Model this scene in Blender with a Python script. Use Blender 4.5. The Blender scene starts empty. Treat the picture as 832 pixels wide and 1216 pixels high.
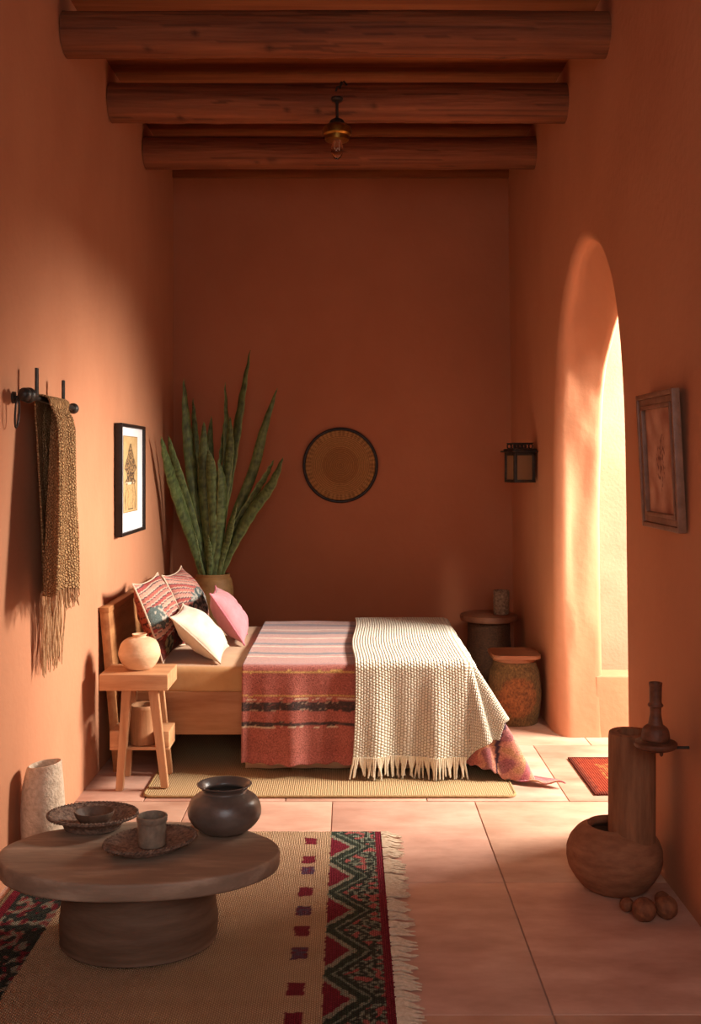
import bpy, bmesh, math, random
from math import sin, cos, pi, sqrt, atan2, hypot, floor as fl
from mathutils import Vector, Matrix, noise

random.seed(7)
C = bpy.context.scene.collection
F = 1250.0            # focal length in pixels of the 832x1216 frame
CX, CY = 415.0, 548.0 # principal vanishing point
H = 1.795             # eye height


def at(px, py, Y):
    return Vector(((px - CX) * Y / F, Y, H - (py - CY) * Y / F))


def lin(h):
    h = h.lstrip('#')
    out = []
    for i in (0, 2, 4):
        c = int(h[i:i + 2], 16) / 255
        out.append(c / 12.92 if c <= 0.04045 else ((c + 0.055) / 1.055) ** 2.4)
    return tuple(out)


def mixc(a, b, t):
    t = max(0.0, min(1.0, t))
    return tuple(a[i] + (b[i] - a[i]) * t for i in range(3))


def nz(x, y, z=0.0):
    return noise.noise(Vector((x, y, z)))


# ------------------------------------------------------------------ materials
def base_mat(name):
    m = bpy.data.materials.new(name)
    m.use_nodes = True
    nt = m.node_tree
    return m, nt, nt.nodes['Principled BSDF']


def M(name, c1, c2=None, scale=(4, 4, 4), detail=4.0, rough=0.8, bump=0.0, bscale=(60, 60, 60), bdist=0.01,
      attr=False, spec=0.3, metal=0.0, lo=0.3, hi=0.7, c3=None, sheen=0.0, attr_mix=0.0):
    m, nt, p = base_mat(name)
    N, L = nt.nodes, nt.links
    tc = N.new('ShaderNodeTexCoord')
    mp = N.new('ShaderNodeMapping'); mp.inputs['Scale'].default_value = scale
    L.new(tc.outputs['Object'], mp.inputs['Vector'])
    no = N.new('ShaderNodeTexNoise'); no.inputs['Scale'].default_value = 1.0
    no.inputs['Detail'].default_value = detail; no.inputs['Roughness'].default_value = 0.6
    L.new(mp.outputs[0], no.inputs['Vector'])
    cr = N.new('ShaderNodeValToRGB')
    cr.color_ramp.elements[0].position = lo; cr.color_ramp.elements[1].position = hi
    a = lin(c1); b = lin(c2 or c1)
    cr.color_ramp.elements[0].color = (*a, 1); cr.color_ramp.elements[1].color = (*b, 1)
    if c3:
        e = cr.color_ramp.elements.new((lo + hi) / 2); e.color = (*lin(c3), 1)
    L.new(no.outputs['Fac'], cr.inputs['Fac'])
    col = cr.outputs['Color']
    if attr:
        at_ = N.new('ShaderNodeAttribute'); at_.attribute_name = 'Col'
        mx = N.new('ShaderNodeMix'); mx.data_type = 'RGBA'; mx.blend_type = 'MULTIPLY'
        mx.inputs[0].default_value = 1.0
        L.new(at_.outputs['Color'], mx.inputs[6]); L.new(col, mx.inputs[7])
        col = mx.outputs[2]
    L.new(col, p.inputs['Base Color'])
    p.inputs['Roughness'].default_value = rough
    p.inputs['Specular IOR Level'].default_value = spec
    p.inputs['Metallic'].default_value = metal
    if sheen:
        p.inputs['Sheen Weight'].default_value = sheen
    if bump:
        mb = N.new('ShaderNodeMapping'); mb.inputs['Scale'].default_value = bscale
        L.new(tc.outputs['Object'], mb.inputs['Vector'])
        nb = N.new('ShaderNodeTexNoise'); nb.inputs['Scale'].default_value = 1.0
        nb.inputs['Detail'].default_value = 5.0
        L.new(mb.outputs[0], nb.inputs['Vector'])
        bp = N.new('ShaderNodeBump'); bp.inputs['Strength'].default_value = bump
        bp.inputs['Distance'].default_value = bdist
        L.new(nb.outputs['Fac'], bp.inputs['Height'])
        L.new(bp.outputs[0], p.inputs['Normal'])
    return m


def math_node(nt, op, a, b=None):
    n = nt.nodes.new('ShaderNodeMath'); n.operation = op
    for i, v in enumerate((a, b)):
        if v is None:
            continue
        if isinstance(v, (int, float)):
            n.inputs[i].default_value = v
        else:
            nt.links.new(v, n.inputs[i])
    return n.outputs[0]


def weave_mat(name, dark, light, fu, fv, bump=0.6, dist=0.006, attr=False, src='Puv', rough=0.95, nscale=25, sheen=0.0, lo=0.05, hi=0.55, wobble=0.6):
    """staggered knots: knots of a knitted or woven cloth; fu, fv = knots per metre"""
    m, nt, p = base_mat(name)
    N, L = nt.nodes, nt.links
    if src == 'Puv':
        a = N.new('ShaderNodeAttribute'); a.attribute_name = 'Puv'; vec = a.outputs['Vector']
    else:
        vec = N.new('ShaderNodeTexCoord').outputs['Object']
    wob = N.new('ShaderNodeTexNoise'); wob.inputs['Scale'].default_value = nscale
    L.new(vec, wob.inputs['Vector'])
    sc = N.new('ShaderNodeVectorMath'); sc.operation = 'SCALE'; sc.inputs[3].default_value = wobble / max(fu, fv)
    L.new(wob.outputs['Color'], sc.inputs[0])
    ad = N.new('ShaderNodeVectorMath'); ad.operation = 'ADD'
    L.new(vec, ad.inputs[0]); L.new(sc.outputs[0], ad.inputs[1])
    sx = N.new('ShaderNodeSeparateXYZ'); L.new(ad.outputs[0], sx.inputs[0])
    u = math_node(nt, 'MULTIPLY', sx.outputs[0], fu)
    v = math_node(nt, 'MULTIPLY', sx.outputs[1], fv)
    fu_ = math_node(nt, 'FLOOR', u)
    v2 = math_node(nt, 'ADD', v, math_node(nt, 'MULTIPLY', fu_, 0.5))
    su = math_node(nt, 'ABSOLUTE', math_node(nt, 'SINE', math_node(nt, 'MULTIPLY', u, pi)))
    sv = math_node(nt, 'ABSOLUTE', math_node(nt, 'SINE', math_node(nt, 'MULTIPLY', v2, pi)))
    h = math_node(nt, 'MULTIPLY', su, sv)
    no = N.new('ShaderNodeTexNoise'); no.inputs['Scale'].default_value = 220; L.new(vec, no.inputs['Vector'])
    h2 = math_node(nt, 'ADD', h, math_node(nt, 'MULTIPLY', no.outputs['Fac'], 0.35))
    cr = N.new('ShaderNodeValToRGB')
    cr.color_ramp.elements[0].position = lo; cr.color_ramp.elements[1].position = hi
    cr.color_ramp.elements[0].color = (*lin(dark), 1); cr.color_ramp.elements[1].color = (*lin(light), 1)
    L.new(h, cr.inputs['Fac'])
    col = cr.outputs['Color']
    if attr:
        at_ = N.new('ShaderNodeAttribute'); at_.attribute_name = 'Col'
        mx = N.new('ShaderNodeMix'); mx.data_type = 'RGBA'; mx.blend_type = 'MULTIPLY'
        mx.inputs[0].default_value = 1.0
        L.new(at_.outputs['Color'], mx.inputs[6]); L.new(col, mx.inputs[7]); col = mx.outputs[2]
    L.new(col, p.inputs['Base Color'])
    p.inputs['Roughness'].default_value = rough
    p.inputs['Specular IOR Level'].default_value = 0.1
    p.inputs['Sheen Weight'].default_value = sheen
    bp = N.new('ShaderNodeBump'); bp.inputs['Strength'].default_value = bump; bp.inputs['Distance'].default_value = dist
    L.new(h2, bp.inputs['Height']); L.new(bp.outputs[0], p.inputs['Normal'])
    return m


def glass_mat(name, tint, rough=0.05, trans=1.0):
    m, nt, p = base_mat(name)
    p.inputs['Base Color'].default_value = (*lin(tint), 1)
    p.inputs['Transmission Weight'].default_value = trans
    p.inputs['Roughness'].default_value = rough
    p.inputs['IOR'].default_value = 1.3
    no = nt.nodes.new('ShaderNodeTexNoise'); no.inputs['Scale'].default_value = 20
    bp = nt.nodes.new('ShaderNodeBump'); bp.inputs['Strength'].default_value = 0.05
    nt.links.new(no.outputs['Fac'], bp.inputs['Height']); nt.links.new(bp.outputs[0], p.inputs['Normal'])
    return m


PL1, PL2, PL3 = '#A85B2E', '#BC6A38', '#B2622F'
mat_plaster = M('terracotta_plaster', '#B17757', '#BF8563', scale=(1.1, 1.1, 0.8), detail=6, rough=0.92, bump=0.14,
                bscale=(22, 22, 22), bdist=0.02, spec=0.15)
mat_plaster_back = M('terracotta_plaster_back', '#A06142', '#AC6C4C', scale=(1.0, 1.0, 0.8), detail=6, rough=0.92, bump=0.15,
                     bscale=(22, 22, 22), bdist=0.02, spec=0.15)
mat_adobe = M('adobe_outside', '#937860', '#A0866C', scale=(3, 3, 3), rough=0.95, bump=0.22, bscale=(55, 55, 55), bdist=0.012, spec=0.1)
mat_tile = M('terracotta_tile', '#CFA28A', '#A87A64', scale=(2.6, 5.5, 4), detail=6, rough=0.55, bump=0.12, bscale=(14, 30, 20),
             bdist=0.01, attr=True, spec=0.35)
mat_grout = M('grout', '#B0907E', '#967666', rough=0.95, bump=0.2)
mat_log = M('log_wood', '#6E3A20', '#985A36', scale=(1.3, 22, 22), detail=6, rough=0.75, bump=0.7, bscale=(3, 40, 40), bdist=0.02, attr=True)
mat_ceil = M('ceiling_board', '#84492A', '#A8683C', scale=(0.9, 16, 10), detail=6, rough=0.8, bump=0.4, bscale=(2, 40, 20), attr=True)
mat_oak = M('pale_oak', '#AC7850', '#CC9C70', scale=(2.5, 26, 26), detail=5, rough=0.55, bump=0.15, bscale=(5, 60, 60), c3='#BE8A60')
mat_oak_v = M('pale_oak_upright', '#A6724C', '#C4946A', scale=(26, 26, 2.5), detail=5, rough=0.55, bump=0.15, bscale=(60, 60, 5))
mat_oak_y = M('bed_wood', '#945E38', '#B6825A', scale=(1.8, 16, 16), detail=5, rough=0.5, bump=0.15, bscale=(4, 50, 50))
mat_bedwood_v = M('headboard_wood', '#8F5A33', '#B47C4C', scale=(16, 2, 16), detail=5, rough=0.55, bump=0.15, bscale=(50, 4, 50))
mat_dark_table = M('dark_table_wood', '#7E6A58', '#AC957E', scale=(3, 14, 14), detail=6, rough=0.6, bump=0.35, bscale=(8, 30, 30), bdist=0.008, c3='#8E7763')
mat_table_base = M('table_base_wood', '#563F2E', '#705744', scale=(4, 4, 22), detail=5, rough=0.7, bump=0.3, bscale=(10, 10, 50), bdist=0.008)
mat_black_pot = M('smoked_clay', '#4E443D', '#6E6258', scale=(9, 9, 14), rough=0.33, bump=0.12, bscale=(30, 30, 60), spec=0.5)
mat_plate = M('woven_plate', '#4C382E', '#947864', scale=(70, 70, 70), rough=0.75, bump=0.9, bscale=(90, 90, 90), bdist=0.01)
mat_bowl = M('brown_bowl', '#4A382C', '#6E5645', scale=(20, 20, 20), rough=0.6, bump=0.2)
mat_cup = M('grey_stoneware', '#6E6052', '#94836E', scale=(30, 30, 30), rough=0.6, bump=0.2, bscale=(90, 90, 90))
mat_cream_clay = M('cream_clay', '#CBA27A', '#DDB892', scale=(8, 8, 20), rough=0.8, bump=0.25, bscale=(50, 50, 120), bdist=0.006)
mat_stone_vase = M('speckled_stone', '#B89E84', '#DCC4A8', scale=(45, 45, 45), rough=0.9, bump=0.5, bscale=(90, 90, 90))
mat_brown_clay = M('rough_brown_clay', '#784A30', '#9C6848', scale=(10, 10, 30), detail=6, rough=0.85, bump=0.45, bscale=(50, 50, 90), bdist=0.008)
mat_brown_clay_v = M('ribbed_brown_clay', '#744A30', '#946444', scale=(40, 40, 5), detail=5, rough=0.85, bump=0.55, bscale=(80, 80, 8), bdist=0.008)
mat_olive_pot = M('ochre_pot', '#7D5A34', '#9B7547', scale=(8, 8, 14), rough=0.6, bump=0.2)
mat_soil = M('soil', '#2A1A10', '#4A3220', scale=(60, 60, 60), rough=1.0, bump=0.8)
mat_leaf = M('leaf', '#FFFFFF', '#B8C49A', scale=(60, 60, 26), detail=4, rough=0.55, bump=0.2, bscale=(80, 80, 20), attr=True)
mat_black_metal = M('black_iron', '#2E2A26', '#46403A', scale=(30, 30, 30), rough=0.45, metal=0.6, bump=0.2)
mat_brass = M('aged_brass', '#6E4A1C', '#A8772F', scale=(20, 20, 20), rough=0.35, metal=0.9, bump=0.1)
mat_glass = glass_mat('clear_glass', '#F3E6D8')
mat_amber = glass_mat('amber_glass', '#9A7654', 0.3, 0.45)
mat_filament = M('filament', '#D8C8B0', '#F0E4D0', rough=0.3, metal=0.5)
mat_black_frame = M('black_frame', '#1B1310', '#2A1E19', scale=(10, 40, 40), rough=0.4)
mat_matboard = M('mat_board', '#D9D6D6', '#E4E1E0', rough=0.9)
mat_art = M('art_paper', '#FFFFFF', '#EFE8DC', scale=(30, 30, 30), rough=0.9, attr=True)
mat_frame_wood = M('carved_frame', '#6E4A34', '#926850', scale=(12, 12, 12), rough=0.45, bump=0.2)
mat_sheet = M('tan_sheet', '#B08150', '#BC8E5C', scale=(6, 6, 6), rough=0.85, bump=0.15, bscale=(14, 14, 14), bdist=0.02, sheen=0.2)
mat_skirt = M('bed_skirt', '#C39A78', '#CDA684', scale=(6, 6, 6), rough=0.9, bump=0.2, bscale=(10, 10, 4), bdist=0.02)
mat_cream_cloth = M('cream_cotton', '#CFBFA5', '#DACBB2', scale=(20, 20, 20), rough=0.9, bump=0.3, bscale=(9, 9, 9), bdist=0.03, sheen=0.2)
mat_pink_cloth = M('pink_cotton', '#BC7478', '#C67E82', scale=(20, 20, 20), rough=0.9, bump=0.3, bscale=(9, 9, 9), bdist=0.03, sheen=0.2)
mat_kilim_cushion = M('kilim_cushion', '#FFFFFF', '#BFB5AB', scale=(150, 150, 150), rough=0.95, bump=0.4, bscale=(160, 160, 160), attr=True)
mat_piping = M('piping', '#BFA68C', '#D2BCA2', scale=(80, 80, 80), rough=0.9, bump=0.3)
mat_piping_pink = M('piping_pink', '#B9656E', '#CB7B84', scale=(80, 80, 80), rough=0.9, bump=0.3)
mat_quilt = M('striped_wool', '#FFFFFF', '#A8988F', scale=(130, 130, 130), rough=0.95, bump=0.6, bscale=(170, 170, 170), bdist=0.006, attr=True, sheen=0.3)
mat_throw = weave_mat('knitted_throw', '#93805C', '#E2D7BF', 60, 60, bump=0.8, dist=0.009, sheen=0.2, lo=0.0, hi=0.45)  # darker tan paints shade into the gaps between the cream knots
mat_throw_fringe = M('throw_yarn', '#CDBC9C', '#E2D4B8', scale=(60, 60, 60), rough=0.95)
mat_scarf = weave_mat('tan_knit', '#885A36', '#D0A472', 66, 66, bump=1.0, dist=0.012, lo=0.0, hi=0.6, wobble=2.2, nscale=45)
mat_scarf_fringe = M('scarf_yarn', '#A87C56', '#D2A87C', scale=(60, 60, 60), rough=0.95)
mat_mat = weave_mat('jute_weave', '#9A7C54', '#C8A87C', 90, 90, bump=0.8, dist=0.006, src='Object')
mat_mat_edge = M('jute_edge', '#8F7248', '#AC8C5E', scale=(90, 90, 90), rough=0.95, bump=0.6)
mat_rug = weave_mat('rug_pile', '#B9AEA2', '#FFFFFF', 130, 75, bump=1.0, dist=0.008, attr=True, src='Object', nscale=14)
mat_rug_fringe = M('rug_yarn', '#B49C80', '#D3BEA2', scale=(60, 60, 60), rough=0.95)
mat_doormat = weave_mat('braided_doormat', '#A8A09A', '#FFFFFF', 75, 75, bump=0.9, dist=0.01, attr=True, src='Object')
mat_rattan = weave_mat('coiled_basket', '#FFFFFF', '#FFFFFF', 60, 60, bump=0.3, attr=True)
mat_basket_drum = M('woven_drum', '#5E3F28', '#96683F', scale=(75, 75, 55), rough=0.9, bump=1.0, bscale=(90, 90, 70), bdist=0.012, attr=True)
mat_stool_dark = M('woven_stool', '#4A3020', '#6A472F', scale=(70, 70, 90), rough=0.85, bump=0.8, bscale=(90, 90, 120), bdist=0.01)
mat_lid = M('reddish_lid', '#7A4528', '#955B3C', scale=(3, 22, 22), rough=0.5, bump=0.15)
mat_stooltop = M('brown_stool_top', '#704630', '#905E42', scale=(3, 20, 20), rough=0.6, bump=0.2)
mat_candle_wood = M('turned_wood', '#4E2C1B', '#724530', scale=(20, 20, 30), rough=0.55, bump=0.3)
mat_nut = M('dried_fruit', '#5E3420', '#8A5637', scale=(30, 30, 30), rough=0.8, bump=0.7, bscale=(50, 50, 50))
mat_log_pot = M('log_pot', '#7E5434', '#AA7850', scale=(20, 20, 3), detail=5, rough=0.7, bump=0.3, bscale=(60, 60, 6))


# ------------------------------------------------------------------ mesh helpers
def link(name, bm, mat, parent=None, loc=(0, 0, 0), smooth=True, angle=42, rot=None):
    me = bpy.data.meshes.new(name)
    bmesh.ops.recalc_face_normals(bm, faces=bm.faces[:])
    bm.to_mesh(me); bm.free()
    if smooth:
        me.shade_smooth()
        me.set_sharp_from_angle(angle=math.radians(angle))
    me.materials.append(mat)
    o = bpy.data.objects.new(name, me)
    C.objects.link(o)
    o.location = loc
    if rot:
        o.rotation_euler = rot
    if parent:
        o.parent = parent
    return o


def thing(name, label, cat, loc=(0, 0, 0), rot=(0, 0, 0), group=None):
    o = bpy.data.objects.new(name, None); C.objects.link(o)
    o.empty_display_size = 0.1
    o.location = loc; o.rotation_euler = rot
    o['label'] = label; o['category'] = cat
    if group:
        o['group'] = group
    return o


def tag(o, label, cat, group=None):
    o['label'] = label; o['category'] = cat
    if group:
        o['group'] = group
    return o


def struct(o):
    o['kind'] = 'structure'
    return o


def bm_box(bm, x0, x1, y0, y1, z0, z1, bev=0.004, seg=2, mtx=None):
    r = bmesh.ops.create_cube(bm, size=1.0)
    vs = r['verts']
    T = Matrix.Translation(((x0 + x1) / 2, (y0 + y1) / 2, (z0 + z1) / 2)) @ Matrix.Diagonal((x1 - x0, y1 - y0, z1 - z0, 1))
    bmesh.ops.transform(bm, matrix=T, verts=vs)
    if bev:
        es = list({e for v in vs for e in v.link_edges})
        r = bmesh.ops.bevel(bm, geom=es, offset=bev, segments=seg, profile=0.6, affect='EDGES')
        vs = list({v for f in r['faces'] for v in f.verts} | {v for v in vs if v.is_valid})
    if mtx:
        bmesh.ops.transform(bm, matrix=mtx, verts=[v for v in vs if v.is_valid])
    return vs


def box(x0, x1, y0, y1, z0, z1, bev=0.004):
    bm = bmesh.new(); bm_box(bm, x0, x1, y0, y1, z0, z1, bev); return bm


def bm_lathe(bm, prof, seg=56, c=(0, 0, 0), sx=1.0, sy=1.0, wob=None, cap0=True, cap1=True):
    rings = []
    for j, (r, z) in enumerate(prof):
        ring = []
        for i in range(seg):
            a = 2 * pi * i / seg
            k = 1.0 + (wob(a, j / (len(prof) - 1), z) if wob else 0.0)
            ring.append(bm.verts.new((c[0] + r * k * cos(a) * sx, c[1] + r * k * sin(a) * sy, c[2] + z)))
        rings.append(ring)
    for a, b in zip(rings, rings[1:]):
        for i in range(seg):
            bm.faces.new((a[i], a[(i + 1) % seg], b[(i + 1) % seg], b[i]))
    if cap0:
        bm.faces.new(rings[0][::-1])
    if cap1:
        bm.faces.new(rings[-1])
    return rings


def lathe(prof, **k):
    bm = bmesh.new(); bm_lathe(bm, prof, **k); return bm


def smooth_prof(pts, n=6):
    """Catmull-Rom through (r,z) points"""
    out = []
    P = [pts[0]] + list(pts) + [pts[-1]]
    for i in range(1, len(P) - 2):
        for k in range(n):
            t = k / n
            q = []
            for d in range(len(pts[0])):
                a, b, c, e = P[i - 1][d], P[i][d], P[i + 1][d], P[i + 2][d]
                q.append(0.5 * (2 * b + (c - a) * t + (2 * a - 5 * b + 4 * c - e) * t * t + (3 * b - a - 3 * c + e) * t ** 3))
            out.append(tuple(q))
    out.append(tuple(pts[-1]))
    return out


def bm_tube(bm, pts, rad, seg=8, closed=False):
    pts = [Vector(p) for p in pts]
    n = len(pts)
    rings = []
    ref = Vector((0.3, 0.5, 0.81)).normalized()
    for i, p in enumerate(pts):
        if closed:
            t = pts[(i + 1) % n] - pts[i - 1]
        else:
            t = pts[min(i + 1, n - 1)] - pts[max(i - 1, 0)]
        t.normalize()
        a = t.cross(ref)
        if a.length < 1e-3:
            a = t.cross(Vector((1, 0, 0)))
        a.normalize(); b = t.cross(a)
        r = rad[i] if isinstance(rad, (list, tuple)) else rad
        rings.append([bm.verts.new(p + (a * cos(2 * pi * k / seg) + b * sin(2 * pi * k / seg)) * r) for k in range(seg)])
    for i in range(n if closed else n - 1):
        A, B = rings[i], rings[(i + 1) % n]
        for k in range(seg):
            bm.faces.new((A[k], A[(k + 1) % seg], B[(k + 1) % seg], B[k]))
    if not closed:
        bm.faces.new(rings[0][::-1]); bm.faces.new(rings[-1])


def tube(pts, rad, seg=8, closed=False):
    bm = bmesh.new(); bm_tube(bm, pts, rad, seg, closed); return bm


def grid_mesh(name, fn, nu, nv, mat, parent=None, loc=(0, 0, 0), colfn=None, uvfn=None, solid=0.0, closed_u=False, smooth=True, rot=None, offset=0):
    """fn(a,b) -> point for a,b in 0..1; colfn(a,b) -> linear rgb; uvfn(a,b) -> (u,v)"""
    vs, fs, cs, us = [], [], [], []
    for j in range(nv + 1):
        for i in range(nu + 1):
            a, b = i / nu, j / nv
            vs.append(tuple(fn(a, b)))
            if colfn:
                cs.append(colfn(a, b))
            if uvfn:
                us.append(uvfn(a, b))
    w = nu + 1
    for j in range(nv):
        for i in range(nu):
            fs.append((j * w + i, j * w + i + 1, (j + 1) * w + i + 1, (j + 1) * w + i))
    me = bpy.data.meshes.new(name)
    me.from_pydata(vs, [], fs)
    if colfn:
        ca = me.color_attributes.new('Col', 'FLOAT_COLOR', 'POINT')
        flat = []
        for c in cs:
            flat.extend((c[0], c[1], c[2], 1.0))
        ca.data.foreach_set('color', flat)
    if uvfn:
        ua = me.attributes.new('Puv', 'FLOAT_VECTOR', 'POINT')
        flat = []
        for u in us:
            flat.extend((u[0], u[1], 0.0))
        ua.data.foreach_set('vector', flat)
    if smooth:
        me.shade_smooth()
    me.materials.append(mat)
    o = bpy.data.objects.new(name, me)
    C.objects.link(o)
    o.location = loc
    if rot:
        o.rotation_euler = rot
    if parent:
        o.parent = parent
    if solid:
        s = o.modifiers.new('thick', 'SOLIDIFY'); s.thickness = solid; s.offset = offset
    return o


def paint(o, fn):
    """per-vertex colour from local position"""
    me = o.data
    ca = me.color_attributes.new('Col', 'FLOAT_COLOR', 'POINT')
    flat = []
    for v in me.vertices:
        c = fn(v.co)
        flat.extend((c[0], c[1], c[2], 1.0))
    ca.data.foreach_set('color', flat)
    return o


def put(o, loc):
    o.location = loc
    return o


# ------------------------------------------------------------------ room shell
LX = -1.449
BY = 8.66
FYR = -1.2
CZ = 4.19


def RX(z):
    return 1.352 - 0.012 * z


def lump(y, z, k=0.006):
    return k * (nz(y * 1.1, z * 1.1, 3.1) + 0.5 * nz(y * 2.7, z * 2.7, 8.0))


struct(grid_mesh('wall_left', lambda a, b: (LX - abs(lump(FYR + a * 9.9, b * 4.3)), FYR + a * 9.9, b * 4.3), 90, 44, mat_plaster))
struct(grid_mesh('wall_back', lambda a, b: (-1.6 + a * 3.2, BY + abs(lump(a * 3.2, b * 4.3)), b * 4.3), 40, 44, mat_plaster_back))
struct(grid_mesh('wall_front', lambda a, b: (-1.6 + a * 3.2, FYR, b * 4.3), 4, 4, mat_plaster))

# right wall with its deep rounded arch
_key = [(5.13, 0.0), (5.13, 0.6), (5.13, 1.2), (5.13, 1.75), (5.15, 2.1), (5.215, 2.42), (5.33, 2.68), (5.54, 2.89), (5.79, 3.0), (6.02, 3.03), (6.25, 2.96),
        (6.46, 2.80), (6.63, 2.57), (6.74, 2.25), (6.82, 1.85), (6.855, 1.4), (6.868, 0.9), (6.855, 0.5), (6.85, 0.25), (6.845, 0.0)]
arch = smooth_prof(_key, 5)
NA = len(arch)
# matching points along the edge of the wall rectangle
rect = []
y0r, y1r, z1r = FYR, BY + 0.1, 4.3
per = [(y0r, 0.0), (y0r, z1r), (y1r, z1r), (y1r, 0.0)]
for i in range(NA):
    ang = i / (NA - 1)
    y, z = arch[i]
    cy, cz = 6.0, 0.0
    d = Vector((y - cy, max(z - cz, 0.0)))
    if z < 1e-6:
        rect.append((y0r if y < cy else y1r, 0.0)); continue
    ts = []
    if d.x < 0: ts.append((y0r - cy) / d.x)
    if d.x > 0: ts.append((y1r - cy) / d.x)
    if d.y > 0: ts.append((z1r - cz) / d.y)
    t = min(ts)
    rect.append((cy + d.x * t, cz + d.y * t))


def arch_normal(i):
    a = arch[max(i - 1, 0)]; b = arch[min(i + 1, NA - 1)]
    t = Vector((b[0] - a[0], b[1] - a[1])).normalized()
    return Vector((-t.y, t.x))  # away from the opening


bm = bmesh.new()
rows = []
K = 16
RR = 0.075


def rr_at(i):
    y, z = arch[i]
    far = max(0.0, min(1.0, (y - 6.2) / 0.5))
    return 0.06 + far * (0.02 + 0.10 * max(0.0, 1 - z / 0.9))


for k in range(K + 1):          # from the rectangle to the rounded edge
    f = (k / K)
    f = 1 - (1 - f) ** 2
    row = []
    for i in range(NA):
        n = arch_normal(i)
        if arch[i][1] < 1e-6:
            n = Vector((-1 if i == 0 else 1, 0))
        e = Vector(arch[i]) + n * rr_at(i)
        p = Vector(rect[i]).lerp(e, f)
        row.append(bm.verts.new((RX(p.y) + abs(lump(p.x, p.y)) * (1 - f) ** 0.5, p.x, p.y)))
    rows.append(row)
for k in range(1, 7):           # rounded edge
    th = pi / 2 * k / 6
    row = []
    for i in range(NA):
        n = arch_normal(i)
        if arch[i][1] < 1e-6:
            n = Vector((-1 if i == 0 else 1, 0))
        q = Vector(arch[i]) + n * rr_at(i) * (1 - sin(th))
        row.append(bm.verts.new((RX(q.y) + min(0.09, rr_at(i)) * (1 - cos(th)), q.x, q.y)))
    rows.append(row)
TH = 0.27
for k in range(1, 9):           # reveal, its head sloping down towards the outside
    f = k / 8
    row = []
    for i in range(NA):
        y, z = arch[i]
        drop = 0.29 * f * max(0.0, min(1.0, (z - 1.3) / 1.6))
        side = 0.0
        lowk = max(0.15, min(1.0, (z - 0.3) / 0.4))
        j = lowk * 0.020 * nz(y * 2.2 + 5, z * 2.3, f * 1.2) + lowk * 0.014 * nz(y * 4, z * 5.2, f * 2 + 3)
        n = arch_normal(i)
        row.append(bm.verts.new((RX(z) + min(0.09, rr_at(i)) + (TH - min(0.09, rr_at(i))) * f, y - side + n.x * j, max(0.0, z - drop + n.y * j) if z > 1e-6 else 0.0)))
    rows.append(row)
last = rows[-1]
for k in range(1, 4):           # outer edge roll
    row = []
    for i in range(NA):
        v = last[i].co
        n = arch_normal(i)
        if arch[i][1] < 1e-6:
            n = Vector((-1 if i == 0 else 1, 0))
        th = pi / 2 * k / 3
        row.append(bm.verts.new((v.x + 0.03 * sin(th), v.y + n.x * 0.03 * (1 - cos(th)), v.z + n.y * 0.03 * (1 - cos(th)))))
    rows.append(row)
row = []
for i in range(NA):
    row.append(bm.verts.new((1.66, rect[i][0], rect[i][1])))
rows.append(row)
for a, b in zip(rows, rows[1:]):
    for i in range(NA - 1):
        bm.faces.new((a[i], a[i + 1], b[i + 1], b[i]))
struct(link('wall_right', bm, mat_plaster, angle=80))

# outside the arch: ledge and adobe wall
bm = bmesh.new()
bm_box(bm, 1.598, 4.6, 6.849, 7.3, -0.05, 0.40, bev=0.014, seg=4)
bmesh.ops.subdivide_edges(bm, edges=[e for e in bm.edges if e.calc_length() > 0.5], cuts=14, use_grid_fill=True)
struct(link('trim_1', bm, mat_plaster, angle=80))
struct(grid_mesh('wall_outside', lambda a, b: (1.5 + a * 3.2, 7.06 + 0.03 * nz(a * 6, b * 6, 1), b * 4.0), 30, 40, mat_adobe))

# floor tiles, laid in courses
bm = bmesh.new()
tilecol = {}
rowsY = [-1.2, 0.115, 1.215, 2.315, 3.415, 4.49, 5.56, 6.66, 7.76, 8.9]
for r in range(len(rowsY) - 1):
    off = 0.66 if r < 6 else (0.41 if r == 6 else 0.78)
    x = off - 0.75 * 4
    if r == 7: x -= 0
    while x < 4.6:
        x0, x1 = x, x + 0.75
        x = x1
        if x1 < -1.5 or x0 > 4.6:
            continue
        x0 = max(x0, -1.6)
        g = 0.0028
        dz = random.uniform(-0.0008, 0.0008)
        vs = bm_box(bm, x0 + g, x1 - g, rowsY[r] + g, rowsY[r + 1] - g, -0.04, dz, bev=0.003, seg=2)
        k = random.uniform(0.9, 1.04)
        col = (k * random.uniform(0.98, 1.02), k * random.uniform(0.97, 1.03), k * random.uniform(0.96, 1.04))
        for v in vs:
            if v.is_valid:
                tilecol[v] = col
bm.verts.index_update()
cols = {v.index: tilecol.get(v, (1, 1, 1)) for v in bm.verts}
flo = link('floor', bm, mat_tile, angle=30)
ca = flo.data.color_attributes.new('Col', 'FLOAT_COLOR', 'POINT')
flat = []
for i in range(len(flo.data.vertices)):
    flat.extend((*cols[i], 1.0))
ca.data.foreach_set('color', flat)
struct(flo)
struct(grid_mesh('floor_grout', lambda a, b: (-1.6 + a * 6.2, -1.3 + b * 10.2, -0.006), 2, 2, mat_grout))

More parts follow.
